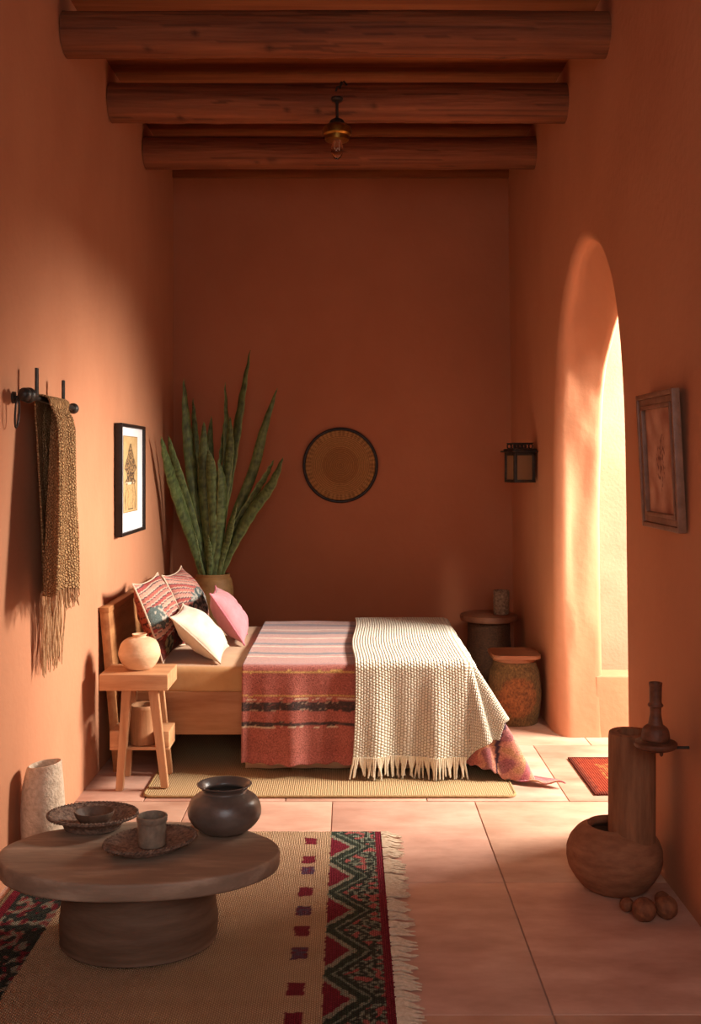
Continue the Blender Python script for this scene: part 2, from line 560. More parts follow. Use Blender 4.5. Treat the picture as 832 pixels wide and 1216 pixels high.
# ceiling boards
bm = bmesh.new()
cc = {}
y = FYR
i = 0
while y < BY + 0.05:
    w = random.uniform(0.24, 0.36)
    dz = random.uniform(0.0, 0.018)
    n0 = len(bm.verts)
    bm.verts.ensure_lookup_table()
    vs = bm_box(bm, -1.62, 1.62, y + 0.003, y + w - 0.003, CZ + dz, CZ + 0.05 + dz, bev=0.006, seg=2)
    k = random.uniform(0.75, 1.1)
    for v in vs:
        if v.is_valid:
            cc[v] = (k, k * random.uniform(0.99, 1.0), k)
    y += w
bm_box(bm, -1.7, 1.7, FYR - 0.1, BY + 0.2, CZ + 0.06, CZ + 0.2, bev=0)
bm.verts.index_update()
cd = {v.index: cc.get(v, (1, 1, 1)) for v in bm.verts}
ceil = link('ceiling', bm, mat_ceil, angle=30)
ca = ceil.data.color_attributes.new('Col', 'FLOAT_COLOR', 'POINT')
flat = []
for i in range(len(ceil.data.vertices)):
    flat.extend((*cd[i], 1.0))
ca.data.foreach_set('color', flat)
struct(ceil)
# narrow board where ceiling meets back wall
struct(link('trim_2', box(LX - 0.03, 1.32, BY - 0.035, BY + 0.01, 4.125, 4.195, 0.006), mat_ceil))
paint(bpy.data.objects['trim_2'], lambda c: (0.8, 0.8, 0.8))


# ------------------------------------------------------------------ log beams
def log_beam(Y, Z, r, seed, label):
    x0, x1 = LX + 0.004, RX(Z) + 0.004
    n = 90
    knots = [(random.uniform(-1.3, 1.25), random.uniform(pi * 1.05, pi * 1.95), random.uniform(0.02, 0.04)) for _ in range(7)]
    cz = lambda x: 0.008 * nz(x * 0.9, seed, 0)

    def pos(a, b):
        x = x0 + (x1 - x0) * a
        th = 2 * pi * b
        rr = r * (1 + 0.035 * nz(x * 1.3, cos(th) * 1.1 + seed, sin(th) * 1.1) + 0.018 * nz(x * 4, cos(th) * 4 + seed, sin(th) * 4))
        for kx, kt, kr in knots:
            d = hypot(x - kx, r * (((th - kt + pi) % (2 * pi)) - pi))
            rr += 0.006 * math.exp(-(d / (kr * 1.6)) ** 2) - 0.008 * math.exp(-(d / (kr * 0.45)) ** 2)
        return (x, cos(th) * rr, sin(th) * rr + cz(x))

    def col(a, b):
        x = x0 + (x1 - x0) * a
        th = 2 * pi * b
        k = 0.85 + 0.2 * nz(x * 0.7, cos(th) * 6 + seed, sin(th) * 6)
        for kx, kt, kr in knots:
            d = hypot(x - kx, r * (((th - kt + pi) % (2 * pi)) - pi))
            k *= 1 - 0.75 * math.exp(-(d / (kr * 0.6)) ** 2)
        # long checks
        c = abs(nz(x * 0.35, th * 2.2 + seed, 4))
        if c < 0.03:
            k *= 0.6
        return (k, k * 0.97, k * 0.93)

    o = grid_mesh('log_beam', pos, n, 64, mat_log, loc=(0, Y, Z), colfn=col)
    tag(o, label, 'ceiling beam', 'log ceiling beams')
    return o


log_beam(5.36, 3.968, 0.113, 1.3, 'widest log beam across the ceiling, nearest the viewer, in front of the lamp')
log_beam(6.38, 3.965, 0.117, 5.1, 'middle log ceiling beam, the one the glass bulb lamp hangs from')
log_beam(7.45, 3.978, 0.112, 9.7, 'rearmost log ceiling beam close to the terracotta back wall')

# ------------------------------------------------------------------ pendant lamp, fixed to the face of the middle log
LYp = 6.205
t = thing('pendant_lamp', 'small brass lamp with a bare glass bulb hanging from the middle log beam', 'lamp', at(400, 190, LYp))
lz = lambda py: (190 - py) * LYp / F
bm = bmesh.new()
bm_lathe(bm, [(0.002, lz(116)), (0.034, lz(116)), (0.036, lz(118)), (0.03, lz(120)), (0.010, lz(121)), (0.010, lz(122))], seg=24)
bm_tube(bm, [(0, 0.02, lz(118)), (0, 0.05, lz(118)), (0, 0.085, lz(117))], 0.012)
link('ceiling_mount', bm, mat_black_metal, t)
link('rod', tube([(0, 0, lz(117)), (0, 0, lz(130)), (0.002, 0, lz(146))], 0.0085, 12), mat_black_metal, t)
link('socket', lathe([(0.004, lz(139)), (0.02, lz(141)), (0.038, lz(143)), (0.046, lz(146)), (0.048, lz(149)), (0.01, lz(149.5))], seg=32), mat_black_metal, t)
link('lamp_shade', lathe([(0.02, lz(147)), (0.06, lz(148.5)), (0.083, lz(152)), (0.086, lz(154)), (0.084, lz(160)), (0.073, lz(162)), (0.072, lz(164)), (0.07, lz(167)), (0.05, lz(168)), (0.02, lz(167))], seg=48), mat_brass, t)
bulb = link('bulb', lathe(smooth_prof([(0.02, lz(167)), (0.028, lz(170)), (0.036, lz(175)), (0.036, lz(180)), (0.025, lz(186)), (0.006, lz(189.5))]), seg=32), mat_glass, t)
bm = bmesh.new()
bm_tube(bm, [(-0.008, 0, lz(169)), (-0.012, 0, lz(176)), (-0.004, 0.004, lz(179)), (0.004, -0.004, lz(176)), (0.011, 0, lz(179)), (0.01, 0, lz(169))], 0.0022, 6)
link('filament', bm, mat_filament, bulb)
# little iron hook on top of the beam
bm = bmesh.new()
hz_ = lambda px, py: ((px - 400) * LYp / F, 0.03, lz(py))
bm_tube(bm, [hz_(398.5, 104), hz_(400, 99), hz_(404, 98), hz_(406, 95), hz_(408, 92), hz_(412, 97)], 0.006, 6)
bm_tube(bm, [hz_(403, 101), hz_(404.5, 96), hz_(405, 92.5)], 0.006, 6)
link('hook', bm, mat_black_metal, t)
bpy.data.objects['hook'].location.y = 0.03

# ------------------------------------------------------------------ framed print on left wall
FX = LX + 0.006
ya, yb = 6.47, 7.22
zb, zt = 1.795 - 90 * 6.47 / F, 1.795 + 46 * 6.47 / F
t = thing('framed_print', 'black-framed ink print with wide white mat on the left wall above the bed', 'picture', (FX, ya, zb))
W_, H_ = yb - ya, zt - zb
D_ = 0.045
bm = bmesh.new()
fw = 0.03
bm_box(bm, 0, D_, 0, fw * 0.7, 0, H_, 0.002); bm_box(bm, 0, D_, W_ - fw, W_, 0, H_, 0.002)
bm_box(bm, 0, D_, fw * 0.7, W_ - fw, 0, fw * 0.7, 0.002); bm_box(bm, 0, D_, fw * 0.7, W_ - fw, H_ - fw * 0.7, H_, 0.002)
link('picture_frame', bm, mat_black_frame, t)
link('mat_board', box(0.004, D_ - 0.018, 0.016, W_ - 0.026, 0.016, H_ - 0.016, 0), mat_matboard, t)
TAN, INK, INK2 = lin('#C6A878'), lin('#3F2A1E'), lin('#8C6A45')


def art_l(a, b):
    # standing draped figure with a tall headdress, loose brown ink
    c = mixc(TAN, lin('#B89866'), 0.5 + 0.5 * nz(a * 4, b * 7, 1))
    if a < 0.015 or a > 0.985 or b < 0.012 or b > 0.988:
        return lin('#8F7448')
    x = a - 0.5
    n = nz(a * 16, b * 40, 2)
    n2 = nz(a * 7, b * 18, 5)
    # half width of the figure by height
    pts = [(0.03, 0.34), (0.2, 0.36), (0.36, 0.27), (0.40, 0.36), (0.45, 0.22), (0.52, 0.24), (0.58, 0.42), (0.64, 0.32), (0.72, 0.2), (0.80, 0.12), (0.86, 0.05), (0.9, 0.02)]
    w = 0
    for (b0, w0), (b1, w1) in zip(pts, pts[1:]):
        if b0 <= b <= b1:
            w = w0 + (w1 - w0) * (b - b0) / (b1 - b0)
    if w:
        ed = abs(abs(x) - w)
        if ed < 0.03 + 0.03 * n2:
            c = mixc(c, INK, 0.75)
        if abs(x) < w:
            if b > 0.36:
                c = mixc(c, INK2, 0.75)
                if n > 0.0: c = mixc(c, INK, 0.8)
                if 0.36 < b < 0.40 and n2 > -0.1: c = lin('#D8C8B0')
                if 0.42 < b < 0.52 and n > -0.15: c = mixc(c, INK, 0.85)
            else:
                c = mixc(c, lin('#BE9C68'), 0.6)
                if abs(x * 3.1 + 0.2 * n2 - fl(x * 3.1 + 0.2 * n2) - 0.5) < 0.06: c = mixc(c, INK2, 0.8)
                if n > 0.35: c = mixc(c, INK2, 0.6)
                if abs(b - 0.045) < 0.006 and abs(x) < 0.17: c = INK
    return c


ay0, ay1, az0, az1 = 0.11, W_ - 0.2, 0.14, H_ - 0.075
grid_mesh('artwork', lambda a, b: (D_ - 0.0165, ay0 + a * (ay1 - ay0), az0 + b * (az1 - az0)), 70, 150, mat_art, t, colfn=art_l)

# ------------------------------------------------------------------ framed print on the right wall, hung leaning a little forward
rz0 = 1.512
ry0, ry1 = 4.146, 4.67
fh = 0.575
t = thing('wooden_framed_print', 'brown moulded wooden frame with a faded floral sketch on the right wall', 'picture', (RX(rz0) - 0.004, ry0, rz0), (0, -math.radians(3.0), 0))
Wd = ry1 - ry0
bm = bmesh.new()


def frame_ring(bm, o0, o1, x0, x1):
    bm_box(bm, x0, x1, o0, o1, o0, fh - o0, 0.004); bm_box(bm, x0, x1, Wd - o1, Wd - o0, o0, fh - o0, 0.004)
    bm_box(bm, x0, x1, o1, Wd - o1, o0, o1, 0.004); bm_box(bm, x0, x1, o1, Wd - o1, fh - o1, fh - o0, 0.004)


frame_ring(bm, 0, 0.022, -0.034, -0.001)
frame_ring(bm, 0.022, 0.05, -0.026, -0.001)
frame_ring(bm, 0.05, 0.068, -0.031, -0.001)
link('picture_frame', bm, mat_frame_wood, t)
PK = lin('#CCA088')


def art_r(a, b):
    c = mixc(PK, lin('#96604A'), 0.5 + 0.6 * nz(a * 5, b * 5, 9))
    x = a - 0.48 - 0.05 * sin(b * 5)
    n = nz(a * 22, b * 22, 3)
    if 0.2 < b < 0.72 and abs(x) < 0.012:
        c = mixc(c, lin('#5A342C'), 0.5)
    d = hypot(x * 1.5, b - 0.48)
    if d < 0.24 and n > 0.05 + d * 0.6:
        c = mixc(c, lin('#5A302C'), 0.7)
    if 0.6 < b < 0.75 and abs(x + 0.05) < 0.05 and n > 0.1:
        c = mixc(c, lin('#5A302C'), 0.6)
    return c


grid_mesh('artwork', lambda a, b: (-0.012, 0.066 + a * (Wd - 0.132), 0.066 + b * (fh - 0.132)), 70, 70, mat_art, t, colfn=art_r)

# ------------------------------------------------------------------ wall rack and scarf
BX = -1.372
ykn, ykf = 4.43, 5.24
t = thing('coat_rack', 'black iron wall rail with two upright pegs and round end knobs', 'coat rack', (LX, 4.83, 2.07))
o0 = Vector((LX, 4.83, 2.07))
bar_p = [Vector((BX, ykn, 2.076)) - o0, Vector((BX, ykf - 0.03, 2.06)) - o0]
link('bar', tube(bar_p, 0.013, 12), mat_black_metal, t)
bm = bmesh.new(); bmesh.ops.create_uvsphere(bm, u_segments=20, v_segments=12, radius=0.027, matrix=Matrix.Translation(Vector((BX, ykf - 0.01, 2.058)) - o0))
link('knob', bm, mat_black_metal, t)
bm = bmesh.new()
for dy, r in ((0.0, 0.03), (0.05, 0.034), (0.095, 0.024)):
    bmesh.ops.create_uvsphere(bm, u_segments=20, v_segments=12, radius=r, matrix=Matrix.Translation(Vector((BX, ykn + 0.02 + dy, 2.078)) - o0))
link('knob', bm, mat_black_metal, t)
for yy, zt_ in ((4.635, 2.207), (5.065, 2.186)):
    p = Vector((BX - 0.005, yy, 0)) - o0
    bm = bmesh.new(); bm_box(bm, p.x - 0.006, p.x + 0.006, p.y - 0.013, p.y + 0.013, -0.01, zt_ - 2.07, 0.004)
    link('peg', bm, mat_black_metal, t)
for yy in (4.53, 5.13):
    p = Vector((BX, yy, 2.07)) - o0
    bm = bmesh.new(); bm_tube(bm, [(p.x, p.y, 0), (0.004, p.y, 0)], 0.009, 10)
    bm_tube(bm, [(0.010, p.y, 0), (0.0, p.y, 0)], 0.026, 16)
    link('wall_bracket', bm, mat_black_metal, t)
bm = bmesh.new()
cen = Vector((BX - 0.03, 4.44, 2.0)) - o0
bm_tube(bm, [cen + Vector((0.004 * sin(a), 0.026 * cos(a), 0.062 * sin(a))) for a in [2 * pi * k / 28 for k in range(28)]], 0.0045, 8, closed=True)
link('ring', bm, mat_black_metal, t)

# scarf: folded over the bar, front fall shorter with a short fringe, back fall with long tassels
scarf = thing('scarf', 'tan knitted scarf with long tassels hanging from the iron rail on the left wall', 'scarf', (BX, 4.9, 2.07))


def scarf_pt(a, s):
    """a across, s metres down from the bar (negative = behind, towards the wall)"""
    d = abs(s)
    f = min(1.0, d / 0.88)
    if s >= 0:
        ylo = -0.242 - 0.17 * f ** 0.9
        yhi = 0.100 + 0.045 * f ** 1.1
    else:
        ylo = -0.242 + 0.16 * f
        yhi = 0.100 + 0.15 * f
    yy = ylo + (yhi - ylo) * a
    fold = (0.024 + 0.016 * f) * sin(a * 11.0 + 0.5 + 0.9 * sin(d * 2.2)) + 0.010 * sin(a * 31 + d * 3)
    fold += 0.075 * math.exp(-((a - 0.42 + 0.10 * f) / 0.045) ** 2) * -1 + 0.03 * math.exp(-((a - 0.75) / 0.03) ** 2) * -f
    if s >= 0:
        x = 0.030 + 0.032 * min(1, d / 0.1) + fold * min(1, 0.25 + d * 5) + 0.016 * f
        x = max(x, 0.024 if d > 0.03 else 0.0)
    else:
        x = -0.020 - 0.006 * min(1, d / .1) + 0.3 * fold * min(1, d * 4)
        x = max(-0.062, min(-0.021, x))
    z = 0.02 - d
    if d < 0.045:
        ang = s / 0.045 * (pi / 2)
        x = (0.040 if s > 0 else 0.022) * sin(ang) + (max(fold, 0.0) * 0.3 * max(0, sin(ang)))
        z = 0.024 * cos(ang) - 0.004
    return Vector((x, yy, z))


SB, SF = -0.92, 0.885


def scarf_grid(a, b):
    s = SB + (SF - SB) * b
    p = scarf_pt(a, s)
    if s > 0.1:
        p.z -= 0.04 * (a - 0.5) * (s / SF) + 0.015 * sin(a * 9) * (s / SF)
    return p


grid_mesh('cloth', scarf_grid, 90, 190, mat_scarf, scarf, uvfn=lambda a, b: (a * 0.75, b * 1.75), solid=0.007)
bm = bmesh.new()
for k in range(60):
    a = (k + 0.5) / 60
    p = scarf_grid(a, 1.0)
    l = random.uniform(0.035, 0.085)
    bm_tube(bm, [p + Vector((0, 0, 0.01)), p + Vector((random.uniform(-.006, .006), random.uniform(-.006, .006), -l * 0.5)), p + Vector((random.uniform(-.006, .01), random.uniform(-.012, .012), -l))], [0.004, 0.0035, 0.002], 5)
fr = link('fringe', bm, mat_scarf_fringe, scarf); fr['kind'] = 'stuff'; fr['label'] = 'short fringe of the front fall'
bm = bmesh.new()
for k in range(52):
    a = (k + 0.5) / 52
    p = scarf_grid(a, 0.0)
    p.x = min(p.x, -0.03) + random.uniform(-0.01, 0.02)
    y0_ = p.y
    l = random.uniform(0.30, 0.39)
    sw = random.uniform(-0.02, 0.02)
    pts = []
    for q in range(7):
        u = q / 6
        pts.append((p.x + 0.006 * sin(u * 5 + k), y0_ * (1 - 0.12 * u) - 0.02 + sw * u + 0.006 * sin(u * 7 + k * 2), p.z + 0.02 - l * u))
    bm_tube(bm, pts, [0.005, 0.0048, 0.0046, 0.0045, 0.0044, 0.004, 0.0025], 5)
fr = link('fringe', bm, mat_scarf_fringe, scarf); fr['kind'] = 'stuff'; fr['label'] = 'long tassels of the back fall'

# ------------------------------------------------------------------ round woven plaque on back wall
cb = at(404, 552.5, BY - 0.04)
t = thing('woven_wall_basket', 'round coiled brown basket tray with a black rim hung on the back wall', 'wall basket', (cb.x, BY - 0.002, cb.z))
R0 = 0.298


def basket_col(r, th):
    k = 0.55 + 0.45 * nz(r * 60 * cos(th), r * 60 * sin(th), 2)
    ring = 0.5 + 0.5 * sin(r * 420)
    c = mixc(lin('#6A4526'), lin('#B88450'), 0.25 + 0.5 * k * ring + 0.2 * ring)
    if r / R0 > 0.80:
        c = mixc(c, lin('#B88A54') if int(th * 48 / pi) % 2 else lin('#5A3A20'), 0.3)
    elif r / R0 < 0.5:
        c = mixc(c, lin('#6B3A1A'), 0.25)
    return c


grid_mesh('tray', lambda a, b: ((b * R0) * cos(2 * pi * a), -0.022 - 0.02 * (1 - (b) ** 2) + 0.002 * sin(b * R0 * 420), b * R0 * sin(2 * pi * a)), 160, 90, mat_rattan, t,
          colfn=lambda a, b: basket_col(b * R0, 2 * pi * a), uvfn=lambda a, b: (b * R0, a * 1.0))
link('rim', tube([(R0 * cos(2 * pi * k / 96), -0.02, R0 * sin(2 * pi * k / 96)) for k in range(96)], 0.0125, 10, closed=True), mat_black_frame, t)

# ------------------------------------------------------------------ wall lantern
t = thing('wall_lantern', 'small black metal lantern with glass panes mounted on the right wall beside the arch', 'lantern', (1.212, 7.50, 1.795 - 24.5 * 7.5 / F), (0, 0, math.radians(16)))
hw, hd, hh = 0.07, 0.075, 0.212
bm = bmesh.new()
for sx in (-1, 1):
    for sy in (-1, 1):
        bm_box(bm, sx * hw - 0.011, sx * hw + 0.011, sy * hd - 0.011, sy * hd + 0.011, 0.0, hh, 0.002)
bm_box(bm, -hw - .011, hw + .011, -hd - .011, hd + .011, -0.002, 0.018, 0.002)
bm_box(bm, -hw - .011, hw + .011, -hd - .011, hd + .011, hh - 0.022, hh, 0.002)
link('cage', bm, mat_black_metal, t)
bm = bmesh.new()
bm_box(bm, -hw - .034, hw + .034, -hd - .03, hd + .03, hh, hh + 0.012, 0.003)
bm_box(bm, -hw - .018, hw + .018, -hd - .014, hd + .014, hh + 0.012, hh + 0.026, 0.004)
link('cap', bm, mat_black_metal, t)
bm = bmesh.new()
for k in range(5):   # pierced crown
    x = -0.06 + 0.03 * k
    for yy in (-0.05, 0.05):
        bm_tube(bm, [(x + 0.014 * cos(q), yy, hh + 0.043 + 0.018 * sin(q)) for q in [2 * pi * j / 14 for j in range(14)]], 0.005, 6, closed=True)
bm_box(bm, -0.078, 0.078, -0.056, 0.056, hh + 0.06, hh + 0.068, 0.002)
link('crown', bm, mat_black_metal, t)
for (x0_, x1_, y0_, y1_) in ((-hw, hw, -hd - 0.001, -hd + 0.001), (-hw, hw, hd - 0.001, hd + 0.001), (-hw - .001, -hw + .001, -hd, hd), (hw - .001, hw + .001, -hd, hd)):
    link('pane', box(x0_, x1_, y0_, y1_, 0.016, hh - 0.02, 0), mat_amber, t)
link('wall_arm', box(hw + 0.0, hw + 0.046, -0.012, 0.03, hh - 0.03, hh + 0.0, 0.002), mat_black_metal, t)

# ------------------------------------------------------------------ bed
BX0, BX1 = -1.36, 0.64     # mattress along the room
BY0, BY1 = 6.10, 7.62
MZ = 0.605
bed = thing('bed', 'low wooden bed with a tan fitted sheet against the left wall', 'bed', (0, 0, 0))
# headboard, leaning back on the left wall, built as posts and boards
bm = bmesh.new()
SH = Matrix.Identity(4); SH[0][2] = -0.085


def lean(bm_):
    bmesh.ops.transform(bm_, matrix=SH, verts=bm_.verts)


bm_box(bm, -1.365, -1.312, 6.075, 6.125, 0.0, 0.935, 0.008); lean(bm)
link('headboard_post', bm, mat_bedwood_v, bed)
bm = bmesh.new(); bm_box(bm, -1.365, -1.312, 7.595, 7.645, 0.0, 0.935, 0.008); lean(bm)
link('headboard_post', bm, mat_bedwood_v, bed)
bm = bmesh.new(); bm_box(bm, -1.352, -1.314, 6.125, 7.595, 0.30, 0.918, 0.006); lean(bm)
link('headboard', bm, mat_bedwood_v, bed)
bm = bmesh.new(); bm_box(bm, -1.367, -1.308, 6.072, 7.648, 0.918, 0.952, 0.008); lean(bm)
link('top_rail', bm, mat_bedwood_v, bed)
link('side_rail', box(-1.31, 0.60, 6.085, 6.12, 0.215, 0.462, 0.006), mat_oak_y, bed)
link('side_rail', box(-1.31, 0.60, 7.60, 7.635, 0.215, 0.462, 0.006), mat_oak_y, bed)
link('foot_rail', box(0.60, 0.635, 6.085, 7.635, 0.215, 0.462, 0.006), mat_oak_y, bed)
link('slat_base', box(-1.31, 0.60, 6.12, 7.60, 0.40, 0.445, 0.004), mat_oak_y, bed)
for (xx, yy) in ((0.56, 6.16), (0.56, 7.56)):
    link('leg', box(xx - 0.035, xx + 0.035, yy - 0.035, yy + 0.035, 0.0165, 0.40, 0.004), mat_oak_v, bed)
bm = bmesh.new()
bm_box(bm, -1.305, 0.63, 6.09, 7.63, 0.445, MZ, 0.045, 5)
bmesh.ops.subdivide_edges(bm, edges=[e for e in bm.edges if e.calc_length() > 0.4], cuts=16, use_grid_fill=True)
for v in bm.verts:
    if v.co.y < 6.15:
        v.co.y -= 0.010 * nz(v.co.x * 9, v.co.z * 4, 1) * (1 if v.co.z > 0.46 else 0)
    if v.co.z > 0.58:
        v.co.z += 0.006 * nz(v.co.x * 4, v.co.y * 4, 2)
link('mattress', bm, mat_sheet, bed, angle=75)
# hanging bed skirt beneath the blanket
grid_mesh('bed_skirt', lambda a, b: (-0.60 + a * 1.2, 6.062 + 0.008 * sin(a * 40 + b), 0.03 + b * 0.38), 70, 8, mat_skirt, bed, solid=0.006)

# ---- blanket and throw: draped over the mattress edge, front and foot
ZT = MZ + 0.020
EX1, EY0 = 0.655, 6.045      # where cloth starts to turn down


def drape(rx, ry, lift, flare_f, flare_c, flare_s, floor_z, rip=1.0, seed=0.0, R=0.05):
    dx = max(0.0, rx - EX1); dy = max(0.0, EY0 - ry)
    bx, by = min(rx, EX1), max(ry, EY0)
    zt = ZT + lift + 0.006 * nz(rx * 3 + seed, ry * 3, 1.0) * rip
    d = hypot(dx, dy)
    if d < 1e-9:
        return Vector((bx, by, zt))
    phi = atan2(dx, dy)
    q = phi / (pi / 2)
    qq = q ** 0.62
    ph2 = qq * pi / 2
    n = Vector((sin(ph2), -cos(ph2), 0))
    s = flare_f + (flare_c - flare_f) * sin(min(1, q * 1.6) * pi / 2) if q < 0.62 else flare_c + (flare_s - flare_c) * (q - 0.62) / 0.38
    c = sqrt(1 - s * s)
    # rounded shoulder then a straight fall
    if d < R * 1.2:
        t_ = d / (R * 1.2)
        hx = R * (0.75 * sin(t_ * pi / 2)); dz = R * 0.75 * (1 - cos(t_ * pi / 2))
    else:
        hx = R * 0.75 + s * (d - R * 1.2); dz = R * 0.75 + c * (d - R * 1.2)
    amp = rip * min(1.0, d / 0.45)
    if q < 0.02:
        pr = rx
    elif q > 0.98:
        pr = EX1 + 0.6 + ry * -1 + EY0
    else:
        pr = EX1 + q * 0.6
    hx += amp * (0.024 * sin(pr * 15 + seed) + 0.010 * sin(pr * 39 + 1 + seed * 2) + 0.012 * nz(pr * 3, d * 2, seed))
    if 0.05 < q < 0.95:
        hx += amp * 0.05 * sin(q * 12.5 + seed) * sin(q * pi)
    z = zt - dz
    if z < floor_z:
        over = floor_z - z
        hx += over * 0.75
        z = floor_z + 0.012 * abs(sin(over * 25 + q * 9)) * min(1, over * 12)
    hx += lift * (0.9 if d > 0.02 else 0.4)
    return Vector((bx, by, z)) + n * hx


RED, RED2, PINK, SAL = lin('#BA6C5A'), lin('#B06050'), lin('#B26A54'), lin('#BC7C62')
NAVY, CHAR, CRM, YEL, PLUM = lin('#38343C'), lin('#33302C'), lin('#E0CBA8'), lin('#DDB765'), lin('#5A2A3A')


def zdrop(py):
    return ZT - (H - (py - CY) * EY0 / F)      # metres below the top edge


def ytop(py):
    return F * (H - ZT) / (py - CY)


STR_TOP = [(ytop(p) - EY0, w, c) for p, w, c in ((744, .09, PLUM), (749.5, .03, CRM), (753.5, .085, NAVY), (759, .03, CRM), (766, .08, NAVY), (769.5, .03, CRM), (777.5, .065, NAVY), (781.5, .022, CRM), (790, .022, PLUM))]
STR_DRP = [(-zdrop(p), w, c) for p, w, c in ((801, .012, YEL), (829, .008, YEL), (833, .006, CRM), (841, .050, CHAR), (861, .022, CHAR), (864.5, .006, CRM))]


def quilt_col(rx, s):
    """s = ry - EY0: positive on top of the bed, negative down the front"""
    w1 = 0.010 * nz(rx * 5, s * 2, 4) + 0.006 * nz(rx * 22, s * 12, 6)
    q = s + w1 * (1.0 if s > 0 else 0.55)
    if s > 0:
        c = mixc(PINK, SAL, 0.5 + 0.9 * nz(s * 5, 2.0, 0)) if s > 0.05 else mixc(RED, PINK, s / 0.05)
    else:
        c = mixc(RED, RED2, 0.5 + nz(rx * 2, s * 9, 1))
    lst = STR_TOP if s > 0 else STR_DRP
    for y0_, w, cc_ in lst:
        d = abs(q - y0_)
        if d < w / 2:
            spk = nz(rx * 70, s * 90, 3)
            c = mixc(cc_, c, 0.06 + 0.55 * max(0, spk))
            if cc_ is CHAR and abs(d) > w * 0.3 and spk > 0.2:
                c = mixc(c, CRM, 0.4)
    if s < 0:   # corner strip and foot pattern are handled by the caller
        if s < -0.50:
            c = mixc(c, lin('#C06A60'), 0.35)
    return c


QX0, QX1 = -0.615, EX1 + 0.66
QY0, QY1 = EY0 - 0.565, 7.655
nu, nv = 190, 260


def q_rest(a, b):
    return QX0 + (QX1 - QX0) * a, QY0 + (QY1 - QY0) * b


def q_pt(a, b):
    rx, ry = q_rest(a, b)
    p = drape(rx, ry, 0.0, 0.12, 0.50, 0.32, 0.020, 1.0, 0.3)
    if ry < QY0 + 0.02:
        p.z += 0.006 * sin(rx * 60)
    return p


def q_col(a, b):
    rx, ry = q_rest(a, b)
    s = ry - EY0
    c = quilt_col(rx, s)
    if rx > EX1 + 0.12:      # foot end: faded kilim border
        e = rx - EX1
        n = nz(rx * 16, ry * 16, 5)
        c = mixc(lin('#C77A68'), lin('#D79A78'), 0.5 + n)
        if n > 0.18: c = mixc(c, lin('#C08A58'), 0.6)
        if nz(rx * 10, ry * 10, 12) > 0.2: c = mixc(c, lin('#8E4A5A'), 0.7)
        if abs(e - 0.30 + 0.03 * nz(ry * 6, 0, 0)) < 0.012: c = lin('#4A2A3A')
        if abs(e - 0.48) < 0.02: c = mixc(c, lin('#B9506A'), 0.7)
        if e > 0.62: c = lin('#C06060')
    return c


o = grid_mesh('blanket', q_pt, nu, nv, mat_quilt, None, colfn=q_col, solid=0.008, offset=1)
tag(o, 'red and salmon striped wool blanket spread over the middle of the bed', 'blanket')

TX0, TX1 = 0.035, EX1 + 0.43
TY0, TY1 = EY0 - 0.56, 7.665


def t_pt(a, b):
    rx = TX0 + (TX1 - TX0) * a
    ry = TY0 + (TY1 - TY0) * b
    if a < 0.05:
        pass
    rx += 0.03 * (1 - a) * (1 - b) * -0.6 + 0.012 * sin(b * 9) * (1 - a)
    ddx, ddy = max(0.0, rx - EX1), max(0.0, EY0 - ry)
    if ddx > 0 and ddy > 0:      # the knit ends short of the blanket's corner
        m_ = 2 * min(ddx, ddy) / (ddx + ddy)
        k_ = 1 - 0.36 * m_
        rx, ry = EX1 + ddx * k_, EY0 - ddy * k_
    p = drape(rx, ry, 0.024, 0.12, 0.50, 0.32, 0.045, 1.0, 0.3)
    return p


throw = thing('throw_blanket', 'cream chunky knitted throw with tasselled hem over the foot of the bed', 'throw', (0.35, EY0, ZT))
ofs = Vector((0.35, EY0, ZT))
grid_mesh('knit', lambda a, b: t_pt(a, b) - ofs, 130, 200, mat_throw, throw, uvfn=lambda a, b: (a * (TX1 - TX0), b * (TY1 - TY0)), solid=0.012, offset=1)
bm = bmesh.new()
nf = 58
for k in range(nf):
    a = (k + 0.5) / nf * 0.60
    p = t_pt(a, 0.0) - ofs
    q2 = (t_pt(a, 0.02) - ofs)
    p0 = q2 + (p - q2) * 0.7
    l = random.uniform(0.07, 0.105)
    dxr = random.uniform(-0.025, 0.025)
    gz = 0.016 - ZT
    out = p - q2
    out.z = 0
    out = out.normalized() if out.length > 1e-4 else Vector((0, -1, 0))
    zz = max(gz, p.z - l)
    ptsf = [p0 + Vector((0, -0.014, 0.01)), p + Vector((dxr * 0.2, -0.016, -0.012)), Vector((p.x + dxr * 0.6, p.y - 0.018, (p.z + zz) / 2)), Vector((p.x + dxr, p.y - 0.024, zz))]
    if p.z - l < gz:
        ptsf.append(Vector((p.x + dxr * 1.3, p.y - 0.024 - min(0.05, gz - p.z + l), gz + 0.001)))
    bm_tube(bm, ptsf, [0.0065, 0.006, 0.0055, 0.005, 0.003][:len(ptsf)], 6)
fr = link('fringe', bm, mat_throw_fringe, throw); fr['kind'] = 'stuff'; fr['label'] = 'row of cream tassels along the hem'


